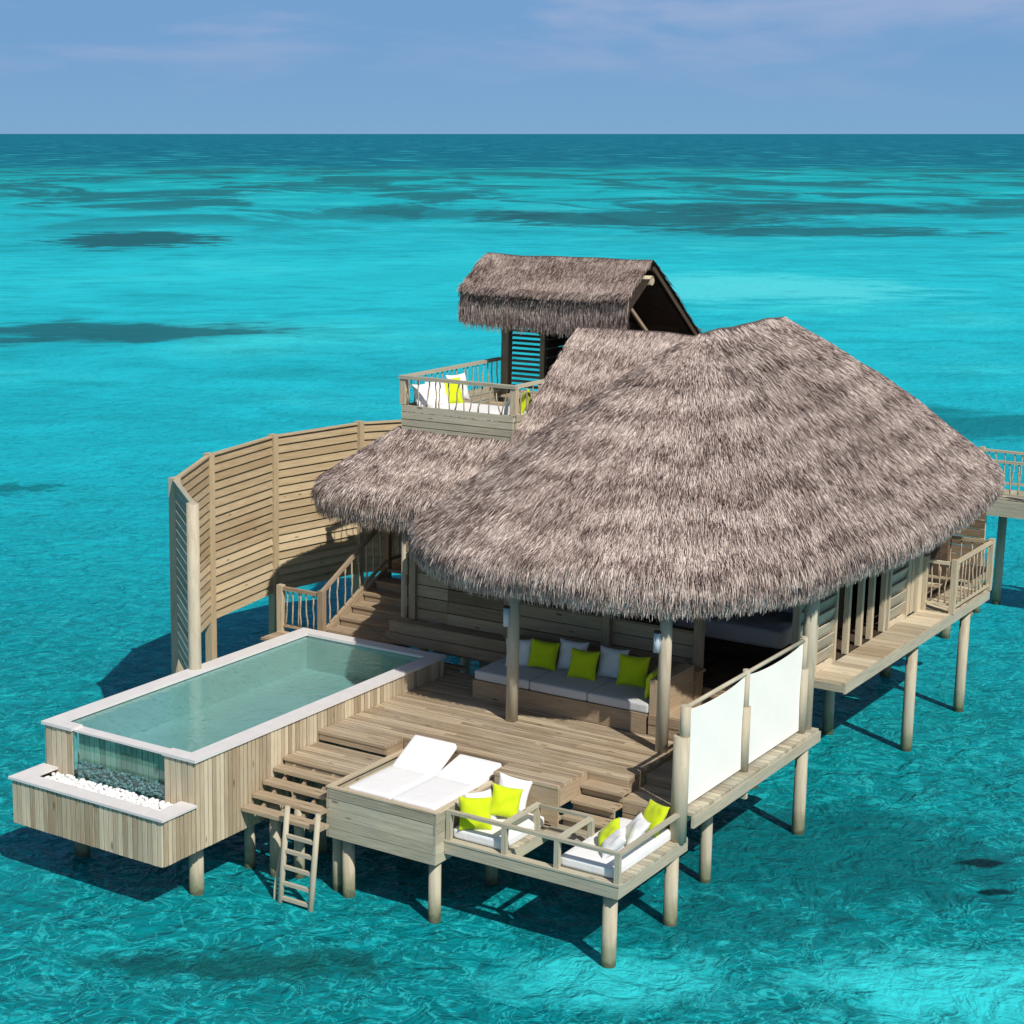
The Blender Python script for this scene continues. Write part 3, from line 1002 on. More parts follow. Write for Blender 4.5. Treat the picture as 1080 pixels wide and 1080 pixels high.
rl = one('stair_railing', M['step'], villa, lambda mb: (mb.beam((-21.0, 28.62, 3.02), (-21.0, 30.9, 4.15), 0.07, 0.07), mb.box(-22.0, -21.0, 28.58, 28.66, 2.93, 3.0),
                                                       mb.box(-22.0, -21.0, 28.6, 28.64, 2.16, 2.21), mb.beam((-21.0, 28.7, 2.2), (-21.0, 30.9, 3.25), 0.05, 0.07), mb.beam((-21.0, 30.9, 4.12), (-21.0, 32.3, 4.12), 0.07, 0.07), mb.beam((-21.0, 30.9, 3.25), (-21.0, 32.3, 3.25), 0.05, 0.06)))
for (x, y, z0, z1) in ((-22.03, 28.62, 2.0, 3.03), (-21.0, 28.62, 1.95, 3.05), (-21.0, 30.95, 1.0, 4.9), (-21.0, 32.3, 1.0, 4.6)):
    one('railing_post', M['pale'] if x < -22 else M['wall'], rl, lambda mb: mb.box(x - 0.065, x + 0.065, y - 0.065, y + 0.065, z0, z1))
for x in (-21.9, -21.74, -21.58, -21.52, -21.36, -21.2):
    branch(rl, (x, 28.62, 2.2), (x + random.uniform(-.05, .05), 28.62, 2.94))
for k in range(8):
    a = (k + 0.7) / 8.4
    y = 28.7 + 2.2 * a
    branch(rl, (-21.0, y, 2.2 + 1.05 * a), (-21.0, y + random.uniform(-.06, .06), 3.02 + 1.12 * a))
for k in range(5):
    y = 31.15 + 0.24 * k
    branch(rl, (-21.0, y, 3.26), (-21.0, y + random.uniform(-.06, .06), 4.1))

# steps from the deck up into the bedroom
for k, (y0, z) in enumerate([(27.35, 1.98), (27.8, 2.14), (28.25, 2.30), (28.62, 2.44)]):
    one('entry_step', M['step'], villa, lambda mb: (mb.box(-12.62, -11.45, y0, y0 + 0.44, z - 0.05, z), mb.box(-12.6, -11.47, y0 + 0.03, y0 + 0.055, z - 0.16, z - 0.053)))

# ================================================================== LOOKOUT TOWER
tower = thing('lookout_tower', 'small open lookout tower with its own thatched gable roof above the villa', 'tower', (-19.4, 33.5, 0))
def f(mb):
    mb.cladding((-20.7, 31.0), (-18.06, 31.0), 5.98, 6.56, 0.05, 0.145, False, jit=0.004)
    mb.cladding((-18.03, 31.03), (-18.03, 35.0), 5.98, 6.56, 0.05, 0.145, False, jit=0.004)
    mb.cladding((-20.70, 35.0), (-20.70, 31.03), 5.98, 6.56, 0.05, 0.145, False, jit=0.004)
one('balcony_wall', M['board'], tower, f)
one('balcony_floor', M['deck'], tower, lambda mb: mb.planks(-20.66, -18.07, 31.03, 36.9, 6.2, 0.08, 0.13, axis='x'))
one('tower_wall', M['wall'], tower, lambda mb: (mb.cladding((-20.5, 32.2), (-17.6, 32.2), 2.2, 5.97, 0.05, 0.2, False), mb.cladding((-17.6, 32.25), (-17.6, 36.9), 2.2, 5.97, 0.05, 0.2, False), mb.cladding((-18.3, 35.1), (-18.3, 36.9), 6.2, 7.5, 0.05, 0.2, False),
                                                mb.cladding((-20.5, 36.9), (-20.5, 32.25), 2.2, 5.97, 0.05, 0.2, False)))
rl = one('balcony_railing', M['board'], tower, lambda mb: (mb.box(-20.76, -18.0, 30.95, 31.05, 7.09, 7.16), mb.box(-20.75, -20.65, 31.05, 34.9, 7.09, 7.155), mb.box(-18.1, -18.02, 31.05, 32.95, 7.09, 7.155)))
for (x, y) in ((-20.68, 31.02), (-18.07, 31.02)):
    one('railing_post', M['pale'], rl, lambda mb: mb.box(x - 0.065, x + 0.065, y - 0.05, y + 0.08, 6.565, 7.087))
for x in np.linspace(-20.5, -18.25, 13):
    a, b = random.uniform(-.09, .09), random.uniform(-.09, .09)
    branch(rl, (x + a, 31.0, 6.55), (x + b, 31.0, 7.1), 0.014)
for y in np.linspace(31.25, 34.8, 18):
    branch(rl, (-20.7, y + random.uniform(-.06, .06), 6.55), (-20.7, y + random.uniform(-.06, .06), 7.1), 0.013)
for y in np.linspace(31.25, 32.7, 7):
    branch(rl, (-18.05, y + random.uniform(-.06, .06), 6.55), (-18.05, y + random.uniform(-.06, .06), 7.1), 0.014)
for (x, y) in ((-20.6, 35.0), (-18.35, 35.0), (-20.5, 36.9), (-18.35, 36.9)):
    one('tower_post', M['wall'], tower, lambda mb: mb.box(x - 0.09, x + 0.09, y - 0.09, y + 0.09, 6.2, 8.35))
lv = one('louvre_screen', M['wall'], tower, lambda mb: [mb.obb((-20.1, 35.0, 6.42 + 0.112 * k), ((1, 0, 0), (0, 0.9, 0.43), (0, -0.43, 0.9)), (0.36, 0.045, 0.008)) for k in range(16)])
one('frame', M['wall'], lv, lambda mb: mb.box(-19.73, -19.62, 34.94, 35.06, 6.25, 8.3))
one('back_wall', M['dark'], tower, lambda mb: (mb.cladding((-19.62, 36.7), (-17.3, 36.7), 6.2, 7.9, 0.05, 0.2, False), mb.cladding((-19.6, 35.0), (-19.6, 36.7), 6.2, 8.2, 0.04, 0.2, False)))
one('head_beam', M['wall'], tower, lambda mb: (mb.box(-21.0, -18.3, 34.93, 35.07, 8.12, 8.3), mb.box(-19.6, -17.4, 34.95, 35.05, 7.75, 7.85)))
troof = [(gable(-21.15, -17.12, 35.0, 9.42, 34.02, 8.76, lip=0.34, hang=0.3), 36000, 11000, lambda s: 0.45 + 0.55 * s),
         (gable(-17.12, -21.15, 35.0, 9.42, 37.35, 7.75, lip=0.2), 14000, 1500, lambda s: 0.4 + 0.6 * s)]
thatch('tower_roof', tower, troof, [M['thatch_old'], M['thatch_base'], M['thatch_under']], res=(24, 12))
# open gable end: dark boarding set back, ridge pole with a pale sawn end, one brace, bargeboard
def f(mb):
    vs = [(-18.3, 34.15, 8.2), (-18.3, 37.2, 7.4), (-18.3, 35.0, 9.05)]
    mb._add(vs, [(0, 1, 2)], [[(0, 0), (3, 0), (1, 1)]])
    vs = [(-18.34, 34.15, 8.2), (-18.34, 37.2, 7.4), (-18.34, 35.0, 9.05)]
    mb._add(vs, [(2, 1, 0)], [[(0, 0), (3, 0), (1, 1)]])
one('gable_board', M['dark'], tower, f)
def f(mb):
    mb.tube([(-21.0, 35.0, 8.98), (-17.13, 35.0, 9.0)], 0.10, 18)
one('ridge_pole', M['pale'], tower, f, True)
one('brace', M['wall'], tower, lambda mb: mb.beam((-17.3, 34.25, 8.55), (-17.3, 35.4, 7.75), 0.05, 0.07))
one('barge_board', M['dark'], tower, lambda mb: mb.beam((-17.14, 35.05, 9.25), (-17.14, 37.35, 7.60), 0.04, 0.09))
for (x, y) in ((-20.3, 33.0), (-17.8, 33.0), (-20.3, 36.6), (-17.8, 36.6)):
    pile('pile', tower, x, y, 2.2, 0.12)
# lounge mattress and cushions on the balcony
o = rounded('balcony_mattress', M['white'], (1.75, 1.5, 0.24), 0.06, None, (-19.72, 31.85, 6.32 + 0.02), crown=0.02)
tag(o, 'white mattress lying on the tower balcony behind its branch railing', 'mattress')
t_ = thing('corner_table', 'small wooden box table beside the white mattress on the tower balcony', 'table', (-18.6, 32.9, 6.2))
one('tabletop', M['deck'], t_, lambda mb: mb.planks(-19.55, -18.4, 33.0, 33.9, 6.62, 0.04, 0.15, axis='x'))
one('base', M['deck'], t_, lambda mb: mb.box(-19.5, -18.45, 33.05, 33.85, 6.201, 6.578))
o = rounded('balcony_cushion', M['white'], (0.5, 1.2, 0.24), 0.06, None, (-18.42, 31.8, 6.32 + 0.02), crown=0.02)
tag(o, 'narrow white seat cushion along the right rail of the tower balcony', 'cushion')
t_ = thing('tower_armchair', 'grey rounded armchair in the shade of the tower roof', 'armchair', (-18.9, 35.8, 6.2))
rounded('seat', M['greyfab'], (0.8, 0.7, 0.35), 0.1, t_, (-18.9, 35.7, 6.42))
rounded('backrest', M['greyfab'], (0.85, 0.22, 0.9), 0.11, t_, (-18.9, 36.1, 6.80))
one('base', M['dark'], t_, lambda mb: mb.box(-19.2, -18.6, 35.4, 36.0, 6.201, 6.25))
ZB = 6.46
pillow('white pillow with its shaded grey back at the near left corner of the tower balcony', M['white'], (-20.42, 31.4, ZB), 80, 20, 0.55, 0.17)
pillow('large white pillow left of the lime pillow on the tower balcony', M['white'], (-20.40, 31.85, ZB), 78, 18, 0.55, 0.17)
pillow('lime green pillow between white pillows on the tower balcony', M['lime'], (-20.34, 32.25, ZB), 60, 20, 0.58, 0.17)
pillow('white pillow right of the lime pillow on the tower balcony', M['white'], (-20.42, 32.7, ZB), 80, 16, 0.6, 0.17)
pillow('white pillow behind the right rail of the tower balcony', M['white'], (-18.42, 31.5, ZB), -75, 18, 0.46, 0.15)
pillow('lime green pillow behind the right rail of the tower balcony, next to the thatch', M['lime'], (-18.40, 32.0, ZB), -62, 18, 0.50, 0.15)

# ================================================================== PRIVACY FENCE
fence = thing('privacy_fence', 'tall curved screen of horizontal timber slats standing in the water', 'fence', (-23.8, 29, 0))
FP = [(-20.86, 24.52), (-22.62, 26.07), (-23.84, 28.56), (-24.25, 31.25), (-23.8, 33.89), (-22.4, 36.0), (-20.8, 37.1)]
ZT, ZB2 = 5.5, 2.0
for i, (x, y) in enumerate(FP):
    if i in (0,):
        one('fence_post', M['post'], fence, lambda mb: mb.tube([(x, y, -1.2), (x, y, 2.5), (x, y, 5.52)], [0.125, 0.122, 0.115], 18), True)
    else:
        one('fence_post', M['fence'] if i > 1 else M['pale'], fence, lambda mb: mb.box(x - 0.085, x + 0.085, y - 0.085, y + 0.085, -1.2, 5.56))
for i in range(len(FP) - 1):
    p, q_ = Vector((*FP[i], 0)), Vector((*FP[i + 1], 0))
    d = (q_ - p).normalized()
    p, q_ = p + d * 0.09, q_ - d * 0.09
    s_ = Vector((-d.y, d.x, 0))
    mb = MB()
    n = 19
    st_ = (ZT - ZB2) / n
    for k in range(n):
        z = ZB2 + (k + 0.5) * st_
        if i == 0:                                  # open louvre blades, light comes through
            u = (s_ * -0.04 + Vector((0, 0, 1.0))).normalized()
            v_ = d.cross(u)
            mb.obb(((p + q_) / 2 + Vector((0, 0, z))), (d, u, v_), ((q_ - p).length / 2, st_ * 0.43, 0.005))
        else:
            inward = -s_ if (s_.dot(Vector((1, -0.3, 0))) < 0) else s_
            u = (Vector((0, 0, 1)) + inward * -0.26).normalized()
            v_ = d.cross(u)
            mb.obb(((p + q_) / 2 + Vector((0, 0, z)) + inward * random.uniform(-.003, .003)), (d, u, v_), ((q_ - p).length / 2, st_ * 0.515, 0.011))
    pn = mb.build('slat_panel', M['fence'] if i else M['board'], fence)
    one('cap_rail', M['fence'] if i else M['board'], pn, lambda mb: mb.beam((p.x, p.y, ZT + 0.015), (q_.x, q_.y, ZT + 0.015), 0.10, 0.04))

# ================================================================== PLUNGE POOL
pool = thing('plunge_pool', 'raised plunge pool clad in pale vertical boards with white stone rim', 'pool', (-19.3, 24, 0))
PX0, PX1, PY0, PY1 = -20.90, -17.66, 20.72, 27.9
ZC = 2.45
def f(mb):
    mb.cladding((PX1, PY0), (PX1, PY1), 0.92, ZC - 0.05, 0.035, 0.10)
    mb.cladding((PX0, PY1), (PX0, PY0), 0.92, ZC - 0.05, 0.035, 0.10)
    mb.cladding((PX1, PY1), (PX0, PY1), 0.92, ZC - 0.05, 0.035, 0.10)
    mb.cladding((PX0 + 0.02, PY0), (PX0 + 0.62, PY0), 0.92, ZC - 0.05, 0.035, 0.12)
    mb.cladding((PX1 - 0.62, PY0), (PX1 - 0.02, PY0), 0.92, ZC - 0.05, 0.035, 0.12)
one('cladding', M['pale'], pool, f)
def f(mb):
    xi0, xi1, yi0, yi1, zf = PX0 + 0.22, PX1 - 0.22, PY0 + 0.10, PY1 - 0.22, 1.72
    mb.box(PX0 + 0.03, xi0, PY0 + 0.03, PY1 - 0.03, 0.95, ZC - 0.054)
    mb.box(xi1, PX1 - 0.03, PY0 + 0.03, PY1 - 0.03, 0.95, ZC - 0.054)
    mb.box(xi0, xi1, yi1, PY1 - 0.03, 0.95, ZC - 0.054)
    mb.box(xi0, xi1, PY0 + 0.16, yi1, 0.95, zf)
    mb.box(PX0 + 0.62, PX1 - 0.62, PY0 + 0.155, PY0 + 0.24, zf, ZC - 0.075)
    mb.box(xi0, PX0 + 0.62, PY0 + 0.03, yi0, zf, ZC - 0.054)
    mb.box(PX1 - 0.62, xi1, PY0 + 0.03, yi0, zf, ZC - 0.054)
one('basin', M['tile'], pool, f)
def f(mb):
    mb.box(PX1 - 0.028, PX1 - 0.02, PY0 + 0.02, PY1 - 0.02, 0.93, ZC - 0.06)
    mb.box(PX0 + 0.02, PX0 + 0.028, PY0 + 0.02, PY1 - 0.02, 0.93, ZC - 0.06)
    mb.box(PX0 + 0.03, PX0 + 0.6, PY0 + 0.019, PY0 + 0.027, 0.93, ZC - 0.06)
    mb.box(PX1 - 0.6, PX1 - 0.03, PY0 + 0.019, PY0 + 0.027, 0.93, ZC - 0.06)
one('lining', M['dark'], pool, f)
one('window_boards', M['pale'], pool, lambda mb: mb.cladding((PX0 + 0.63, PY0 + 0.14), (PX1 - 0.63, PY0 + 0.14), 1.0, ZC - 0.08, 0.02, 0.115))
def f(mb):
    z0, z1 = ZC - 0.05, ZC
    mb.box(PX0 - 0.05, PX0 + 0.25, PY0 - 0.05, PY1 + 0.05, z0, z1)
    mb.box(PX1 - 0.25, PX1 + 0.05, PY0 - 0.05, PY1 + 0.05, z0, z1)
    mb.box(PX0 + 0.25, PX1 - 0.25, PY1 - 0.25, PY1 + 0.05, z0, z1)
    mb.box(PX0 + 0.25, PX0 + 0.64, PY0 - 0.05, PY0 + 0.22, z0, z1)
    mb.box(PX1 - 0.64, PX1 - 0.25, PY0 - 0.05, PY0 + 0.22, z0, z1)
    mb.box(PX0 + 0.64, PX1 - 0.64, PY0 + 0.02, PY0 + 0.24, z0 - 0.02, z1 - 0.035)
one('coping', M['stone'], pool, f)
one('glass_front', M['glass'], pool, lambda mb: mb.box(PX0 + 0.62, PX1 - 0.62, PY0 + 0.005, PY0 + 0.02, 0.95, ZC - 0.075))
def f(mb):
    x0, x1, y0, y1, z = PX0 + 0.221, PX1 - 0.221, PY0 + 0.23, PY1 - 0.221, ZC - 0.06
    mb._add([(x0, y0, z), (x1, y0, z), (x1, y1, z), (x0, y1, z)], [(0, 1, 2, 3)], [[(0, 0)] * 4])
one('pool_water', M['poolwater'], pool, f)
# overflow basin in front
BY0, ZB3 = 19.93, 1.71
def f(mb):
    mb.cladding((PX0, BY0), (PX1, BY0), 0.92, ZB3 - 0.04, 0.035, 0.10)
    mb.cladding((PX1, BY0 + 0.02), (PX1, PY0 - 0.02), 0.92, ZB3 - 0.04, 0.035, 0.10)
    mb.cladding((PX0, PY0 - 0.02), (PX0, BY0 + 0.02), 0.92, ZB3 - 0.04, 0.035, 0.10)
    # inner lining boards
    mb.cladding((PX0 + 0.3, BY0 + 0.27), (PX1 - 0.3, BY0 + 0.27), 1.535, ZB3 - 0.045, 0.02, 0.12)
    mb.box(PX0 + 0.02, PX1 - 0.02, BY0 + 0.02, PY0 - 0.02, 0.96, 1.53)
one('trough_cladding', M['pale'], pool, f)
def f(mb):
    z0, z1 = ZB3 - 0.04, ZB3
    mb.box(PX0 - 0.05, PX1 + 0.05, BY0 - 0.05, BY0 + 0.26, z0, z1)
    mb.box(PX0 - 0.05, PX0 + 0.28, BY0 + 0.26, PY0 - 0.02, z0, z1)
    mb.box(PX1 - 0.28, PX1 + 0.05, BY0 + 0.26, PY0 - 0.02, z0, z1)
one('trough_coping', M['stone'], pool, f)
for (x, y) in ((-18.0, 21.12), (-20.6, 21.2), (-18.0, 24.6), (-20.6, 24.6), (-18.0, 27.4), (-20.6, 27.4)):
    pile('pile', pool, x, y, 0.95, 0.13)
# pebbles in the trough
def pebbles(name, m_, boxr, count, r0, r1, label):
    mb_v, mb_f = [], []
    base_v = []
    ico = [(0, 0, 1), (0.894, 0, 0.447), (0.276, 0.851, 0.447), (-0.724, 0.526, 0.447), (-0.724, -0.526, 0.447), (0.276, -0.851, 0.447),
           (0.724, 0.526, -0.447), (-0.276, 0.851, -0.447), (-0.894, 0, -0.447), (-0.276, -0.851, -0.447), (0.724, -0.526, -0.447), (0, 0, -1)]
    fi = [(0, 1, 2), (0, 2, 3), (0, 3, 4), (0, 4, 5), (0, 5, 1), (1, 6, 2), (2, 7, 3), (3, 8, 4), (4, 9, 5), (5, 10, 1), (2, 6, 7), (3, 7, 8), (4, 8, 9), (5, 9, 10), (1, 10, 6), (6, 11, 7), (7, 11, 8), (8, 11, 9), (9, 11, 10), (10, 11, 6)]
    for _ in range(count):
        x, y = random.uniform(boxr[0], boxr[1]), random.uniform(boxr[2], boxr[3])
        z = boxr[4] + random.uniform(0, boxr[5])
        r = random.uniform(r0, r1)
        sx, sy, sz = r * random.uniform(.8, 1.3), r * random.uniform(.8, 1.3), r * random.uniform(.6, .9)
        a = random.uniform(0, 6.28)
        b = len(mb_v)
        for p in ico:
            X, Y = p[0] * sx, p[1] * sy
            mb_v.append((x + X * math.cos(a) - Y * math.sin(a), y + X * math.sin(a) + Y * math.cos(a), z + p[2] * sz))
        mb_f.extend([tuple(b + i for i in f_) for f_ in fi])
    me = bpy.data.meshes.new(name)
    me.from_pydata(mb_v, [], mb_f)
    me.materials.append(m_)
    me.polygons.foreach_set('use_smooth', [True] * len(mb_f))
    o = bpy.data.objects.new(name, me)
    col.objects.link(o)
    return tag(o, label, 'pebbles', kind='stuff')
pebbles('pebbles', M['pebble'], (PX0 + 0.3, PX1 - 0.3, BY0 + 0.3, PY0 - 0.04, 1.55, 0.08), 1100, 0.026, 0.046, 'white pebbles filling the trough below the pool glass')
pebbles('rocks', M['rock'], (PX0 + 0.66, PX1 - 0.66, PY0 + 0.06, PY0 + 0.115, 1.25, 0.62), 950, 0.022, 0.042, 'heap of dark grey rocks behind the glass front of the pool')

# ================================================================== SUN DECK
deck = thing('sun_deck', 'broad timber deck on piles beside the plunge pool', 'deck', (-15, 26, 0))
ZD = 2.06
def f(mb):
    mb.planks(-17.63, -12.3, 24.9, 28.25, ZD, 0.05, 0.10)
    mb.planks(-17.63, -13.0, 24.5, 24.9, ZD, 0.05, 0.10)
    mb.planks(-17.63, -16.25, 23.92, 24.5, ZD, 0.05, 0.097)
    mb.planks(-14.17, -13.0, 23.92, 24.5, ZD, 0.05, 0.097)
    mb.box(-16.24, -14.19, 24.46, 24.495, 1.55, ZD - 0.002)
    mb.box(-14.185, -14.172, 23.96, 24.5, 1.80, ZD - 0.004)
    mb.planks(-16.6, -12.3, 28.25, 28.65, ZD, 0.05, 0.10)
    mb.planks(-22.06, -17.63, 27.97, 28.69, ZD, 0.05, 0.10)
one('deck_boards', M['deck'], deck, f)
def f(mb):
    mb.box(-17.62, -16.27, 23.94, 23.98, 1.90, ZD - 0.053)
    mb.box(-16.275, -16.255, 23.985, 24.5, 1.58, ZD - 0.053)
    mb.box(-13.03, -12.99, 23.98, 24.88, 1.72, ZD - 0.053)
    mb.box(-14.15, -13.0, 23.935, 23.975, 1.40, ZD - 0.056)
    mb.box(-12.34, -12.30, 24.95, 28.6, 1.72, ZD - 0.053)
    mb.box(-13.0, -12.3, 24.91, 24.945, 1.50, ZD - 0.053)
    mb.box(-17.6, -12.4, 26.2, 26.32, 1.75, ZD - 0.053)
    mb.box(-18.6, -16.6, 28.10, 28.22, 1.80, ZD - 0.053)
    mb.box(-22.1, -19.0, 28.60, 28.69, 1.80, ZD - 0.053)
one('fascia', M['step'], deck, f)
one('landing', M['deck'], deck, lambda mb: (mb.planks(-17.62, -16.24, 22.93, 23.92, 1.87, 0.05, 0.10), mb.box(-17.60, -16.26, 22.96, 23.0, 1.72, 1.815)))
for (y0, z) in ((22.66, 1.765), (22.38, 1.62), (22.10, 1.475), (21.82, 1.33)):
    xr = -16.24 if y0 > 22.0 else -16.05
    one('step', M['deck'], deck, lambda mb: (mb.box(-17.62, xr, y0, y0 + 0.12, z - 0.06, z), mb.box(-17.62, xr, y0 + 0.13, y0 + 0.24, z - 0.06, z)))
for x in (-17.4, -17.0, -16.6, -16.35):
    one('stringer', M['step'], deck, lambda mb: mb.beam((x, 21.95, 1.20), (x, 23.0, 1.745), 0.05, 0.10))
# two steps down to the lounge platform, and a box landing
for (y0, y1, z) in ((24.62, 24.92, 1.90), (24.33, 24.64, 1.73), (24.02, 24.35, 1.56)):
    one('step', M['deck'], deck, lambda mb: (mb.box(-12.985, -12.24, y0, y1, z - 0.05, z), mb.box(-12.98, -12.25, y0 + 0.06, y0 + 0.085, z - 0.17, z - 0.053)))
def f(mb):
    mb.planks(-12.28, -11.38, 24.68, 25.5, 1.79, 0.05, 0.11, axis='x')
    mb.planks(-12.28, -11.38, 25.5, 27.35, 1.96, 0.05, 0.11, axis='x')
    mb.box(-12.27, -11.39, 25.51, 25.54, 1.60, 1.907)
one('side_landing', M['deck'], deck, f)
one('landing_face', M['step'], deck, lambda mb: (mb.cladding((-12.26, 24.70), (-11.26, 24.70), 1.41, 1.737, 0.03, 0.16, False), mb.cladding((-12.27, 25.4), (-12.27, 24.73), 1.41, 1.737, 0.03, 0.16, False)))
# ledge under the canvas screen
def f(mb):
    mb.planks(-11.37, -11.06, 24.66, 29.75, 1.83, 0.05, 0.15, axis='x')
one('ledge', M['board'], deck, f)
one('ledge_beam', M['board'], deck, lambda mb: (mb.box(-11.08, -11.03, 24.64, 29.78, 1.60, 1.777), mb.box(-11.37, -11.33, 24.64, 29.78, 1.52, 1.777), mb.box(-11.55, -11.12, 26.8, 26.88, 1.40, 1.59), mb.box(-11.33, -11.08, 29.73, 29.78, 1.60, 1.777)))
for (x, y, z, r) in [(-17.42, 22.45, 1.25, 0.10), (-17.05, 22.62, 1.45, 0.09), (-18.0, 22.45, 1.25, 0.001), (-16.25, 22.6, 1.6, 0.10), (-17.4, 23.7, 1.8, 0.1), (-17.3, 26.2, 1.75, 0.1),
                     (-14.9, 26.2, 1.75, 0.1), (-12.6, 26.2, 1.75, 0.1), (-16.6, 25.0, 1.8, 0.1), (-11.19, 29.35, 1.75, 0.115), (-11.6, 26.4, 1.75, 0.10), (-18.2, 28.15, 1.8, 0.09), (-17.3, 28.15, 1.8, 0.09), (-20.9, 28.4, 1.8, 0.09)]:
    if r > 0.01: pile('pile', deck, x, y, z, r)
pile('pile', deck, -17.98, 22.47, 1.26, 0.0999)

# ================================================================== SWIM LADDER
lad = thing('swim_ladder', 'wooden pole ladder leading from the lowest step into the water', 'ladder', (-16.5, 21.7, 0))
LT, LB = Vector((-16.62, 21.74, 1.60)), Vector((-16.72, 21.62, -0.35))
for dx in (0.0, 0.60):
    one('rail', M['post'], lad, lambda mb: mb.tube([LB + Vector((dx, 0, 0)), (LB + LT) / 2 + Vector((dx, 0, 0)), LT + Vector((dx, 0, 0))], [0.048, 0.05, 0.045], 10), True)
for z in (0.08, 0.33, 0.60, 0.87, 1.12):
    a = (z + 0.35) / 1.95
    p = LB.lerp(LT, a)
    one('rung', M['post'], lad, lambda mb: mb.beam(p + Vector((0.02, 0, 0)), p + Vector((0.58, 0, 0)), 0.06, 0.055))
one('grab_pole', M['post'], lad, lambda mb: mb.tube([(-16.78, 21.85, 1.0), (-16.86, 21.72, 0.2), (-16.84, 21.66, -0.2)], 0.03, 8), True)

# ================================================================== DAYBED
day = thing('daybed', 'double daybed sunk in a box of wide grey boards', 'daybed', (-15.2, 23.4, 1.0))
DX0, DX1, DY0, DY1, DZ0, DZ1 = -16.22, -14.20, 22.28, 24.45, 1.02, 1.86
def f(mb):
    mb.cladding((DX0 + 0.02, DY0), (DX1 - 0.02, DY0), DZ0, DZ1 - 0.02, 0.04, 0.163, False, gap=0.008)
    mb.cladding((DX1, DY0 - 0.02), (DX1, DY1), DZ0, DZ1 - 0.02, 0.04, 0.163, False, gap=0.008)
    mb.cladding((DX0, DY1), (DX0, DY0 - 0.02), DZ0, DZ1 - 0.02, 0.04, 0.163, False, gap=0.008)
one('box_frame', M['board'], day, f)
def f(mb):
    mb.box(DX0 - 0.03, DX1 + 0.03, DY0 - 0.03, DY0 + 0.06, DZ1 - 0.018, DZ1 + 0.012)
    mb.box(DX0 - 0.03, DX0 + 0.07, DY0 + 0.06, DY1, DZ1 - 0.018, DZ1 + 0.012)
    mb.box(DX1 - 0.07, DX1 + 0.03, DY0 + 0.06, DY1, DZ1 - 0.018, DZ1 + 0.012)
    mb.box(DX0 + 0.2, DX0 + 0.23, DY0 + 0.06, DY1, DZ1 - 0.10, DZ1 - 0.022)
one('rim', M['pale'], day, f)
one('bed_base', M['step'], day, lambda mb: mb.box(DX0 + 0.03, DX1 - 0.03, DY0 + 0.03, DY1, 1.55, 1.71))
MZ = 1.83
for i, (x0, x1, ang, L) in enumerate([(-15.92, -15.10, 27, 0.80), (-15.09, -14.28, 12, 0.80)]):
    mt = rounded('mattress', M['white'], (x1 - x0, 1.24, 0.13), 0.04, day, ((x0 + x1) / 2, 23.0, MZ), crown=0.008)
    mt['label'] = ['left mattress with its head end raised steeply', 'right mattress with its head end raised slightly'][i]
    bx = L / 2
    c_, s_ = math.cos(R(ang)), math.sin(R(ang))
    hd = rounded('headrest', M['white'], (x1 - x0, L, 0.12), 0.04, None, (0, 0, 0), crown=0.008)
    hd.parent = mt
    hd.rotation_euler = (R(ang), 0, 0)
    hd.location = (0, 0.62 + bx * c_, bx * s_)
for (x, y) in ((-15.96, 22.48), (-14.33, 22.49), (-14.38, 24.3), (-16.0, 24.3)):
    pile('pile', day, x, y, 1.56 if y > 23 else 1.04, 0.105)

# ================================================================== LOUNGE PLATFORM
lounge = thing('lounge_platform', 'low lounge platform on piles with railed pit at the water end of the deck', 'platform', (-12.7, 23.5, 1.3))
GX0, GX1, GY0, GY1, GZ = -14.17, -11.20, 22.50, 24.70, 1.37
def f(mb):
    mb.box(GX0, GX1, GY0, GY0 + 0.06, 1.15, GZ - 0.03)
    mb.box(GX1 - 0.06, GX1, GY0 + 0.06, GY1 + 0.12, 1.15, GZ - 0.03)
    mb.box(GX0 + 0.02, GX0 + 0.06, GY0 + 0.06, GY1, 1.15, GZ - 0.03)
    mb.box(-13.17, -13.12, GY0 + 0.06, GY1, 1.17, GZ - 0.032)
    mb.box(-12.28, -12.22, GY0 + 0.06, GY1, 1.17, GZ - 0.032)
one('beam', M['board'], lounge, f)
def f(mb):
    mb.planks(GX0, -13.12, GY0 + 0.14, GY1, GZ, 0.03, 0.13, axis='x')
    mb.planks(-12.26, GX1 - 0.001, GY0 + 0.14, GY1 + 0.12, GZ, 0.03, 0.13, axis='x')
    mb.box(GX0, GX1 + 0.01, GY0 - 0.01, GY0 + 0.13, GZ - 0.03, GZ + 0.002)
    mb.planks(-13.11, -12.27, 23.62, GY1, GZ + 0.02, 0.04, 0.13, axis='x')
one('floor_boards', M['board'], lounge, f)
rl = one('railing', M['board'], lounge, lambda mb: (mb.box(GX0, GX1, GY0 + 0.02, GY0 + 0.10, 1.80, 1.85), mb.box(GX1 - 0.08, GX1, GY0 + 0.10, GY1 + 0.08, 1.80, 1.848),
                                                    mb.box(-13.22, -13.14, GY0 + 0.10, 23.66, 1.80, 1.848), mb.box(-12.28, -12.20, GY0 + 0.10, 23.58, 1.80, 1.848), mb.box(-13.14, -12.28, 23.58, 23.66, 1.80, 1.846)))
for (x, y) in ((GX0 + 0.05, GY0 + 0.06), (-13.14, GY0 + 0.06), (-12.24, GY0 + 0.06), (GX1 - 0.05, GY0 + 0.06), (GX1 - 0.05, GY1 + 0.03), (-13.18, 23.6), (-12.24, 23.6)):
    one('railing_post', M['board'], rl, lambda mb: mb.box(x - 0.04, x + 0.04, y - 0.04, y + 0.04, GZ + 0.003, 1.799))
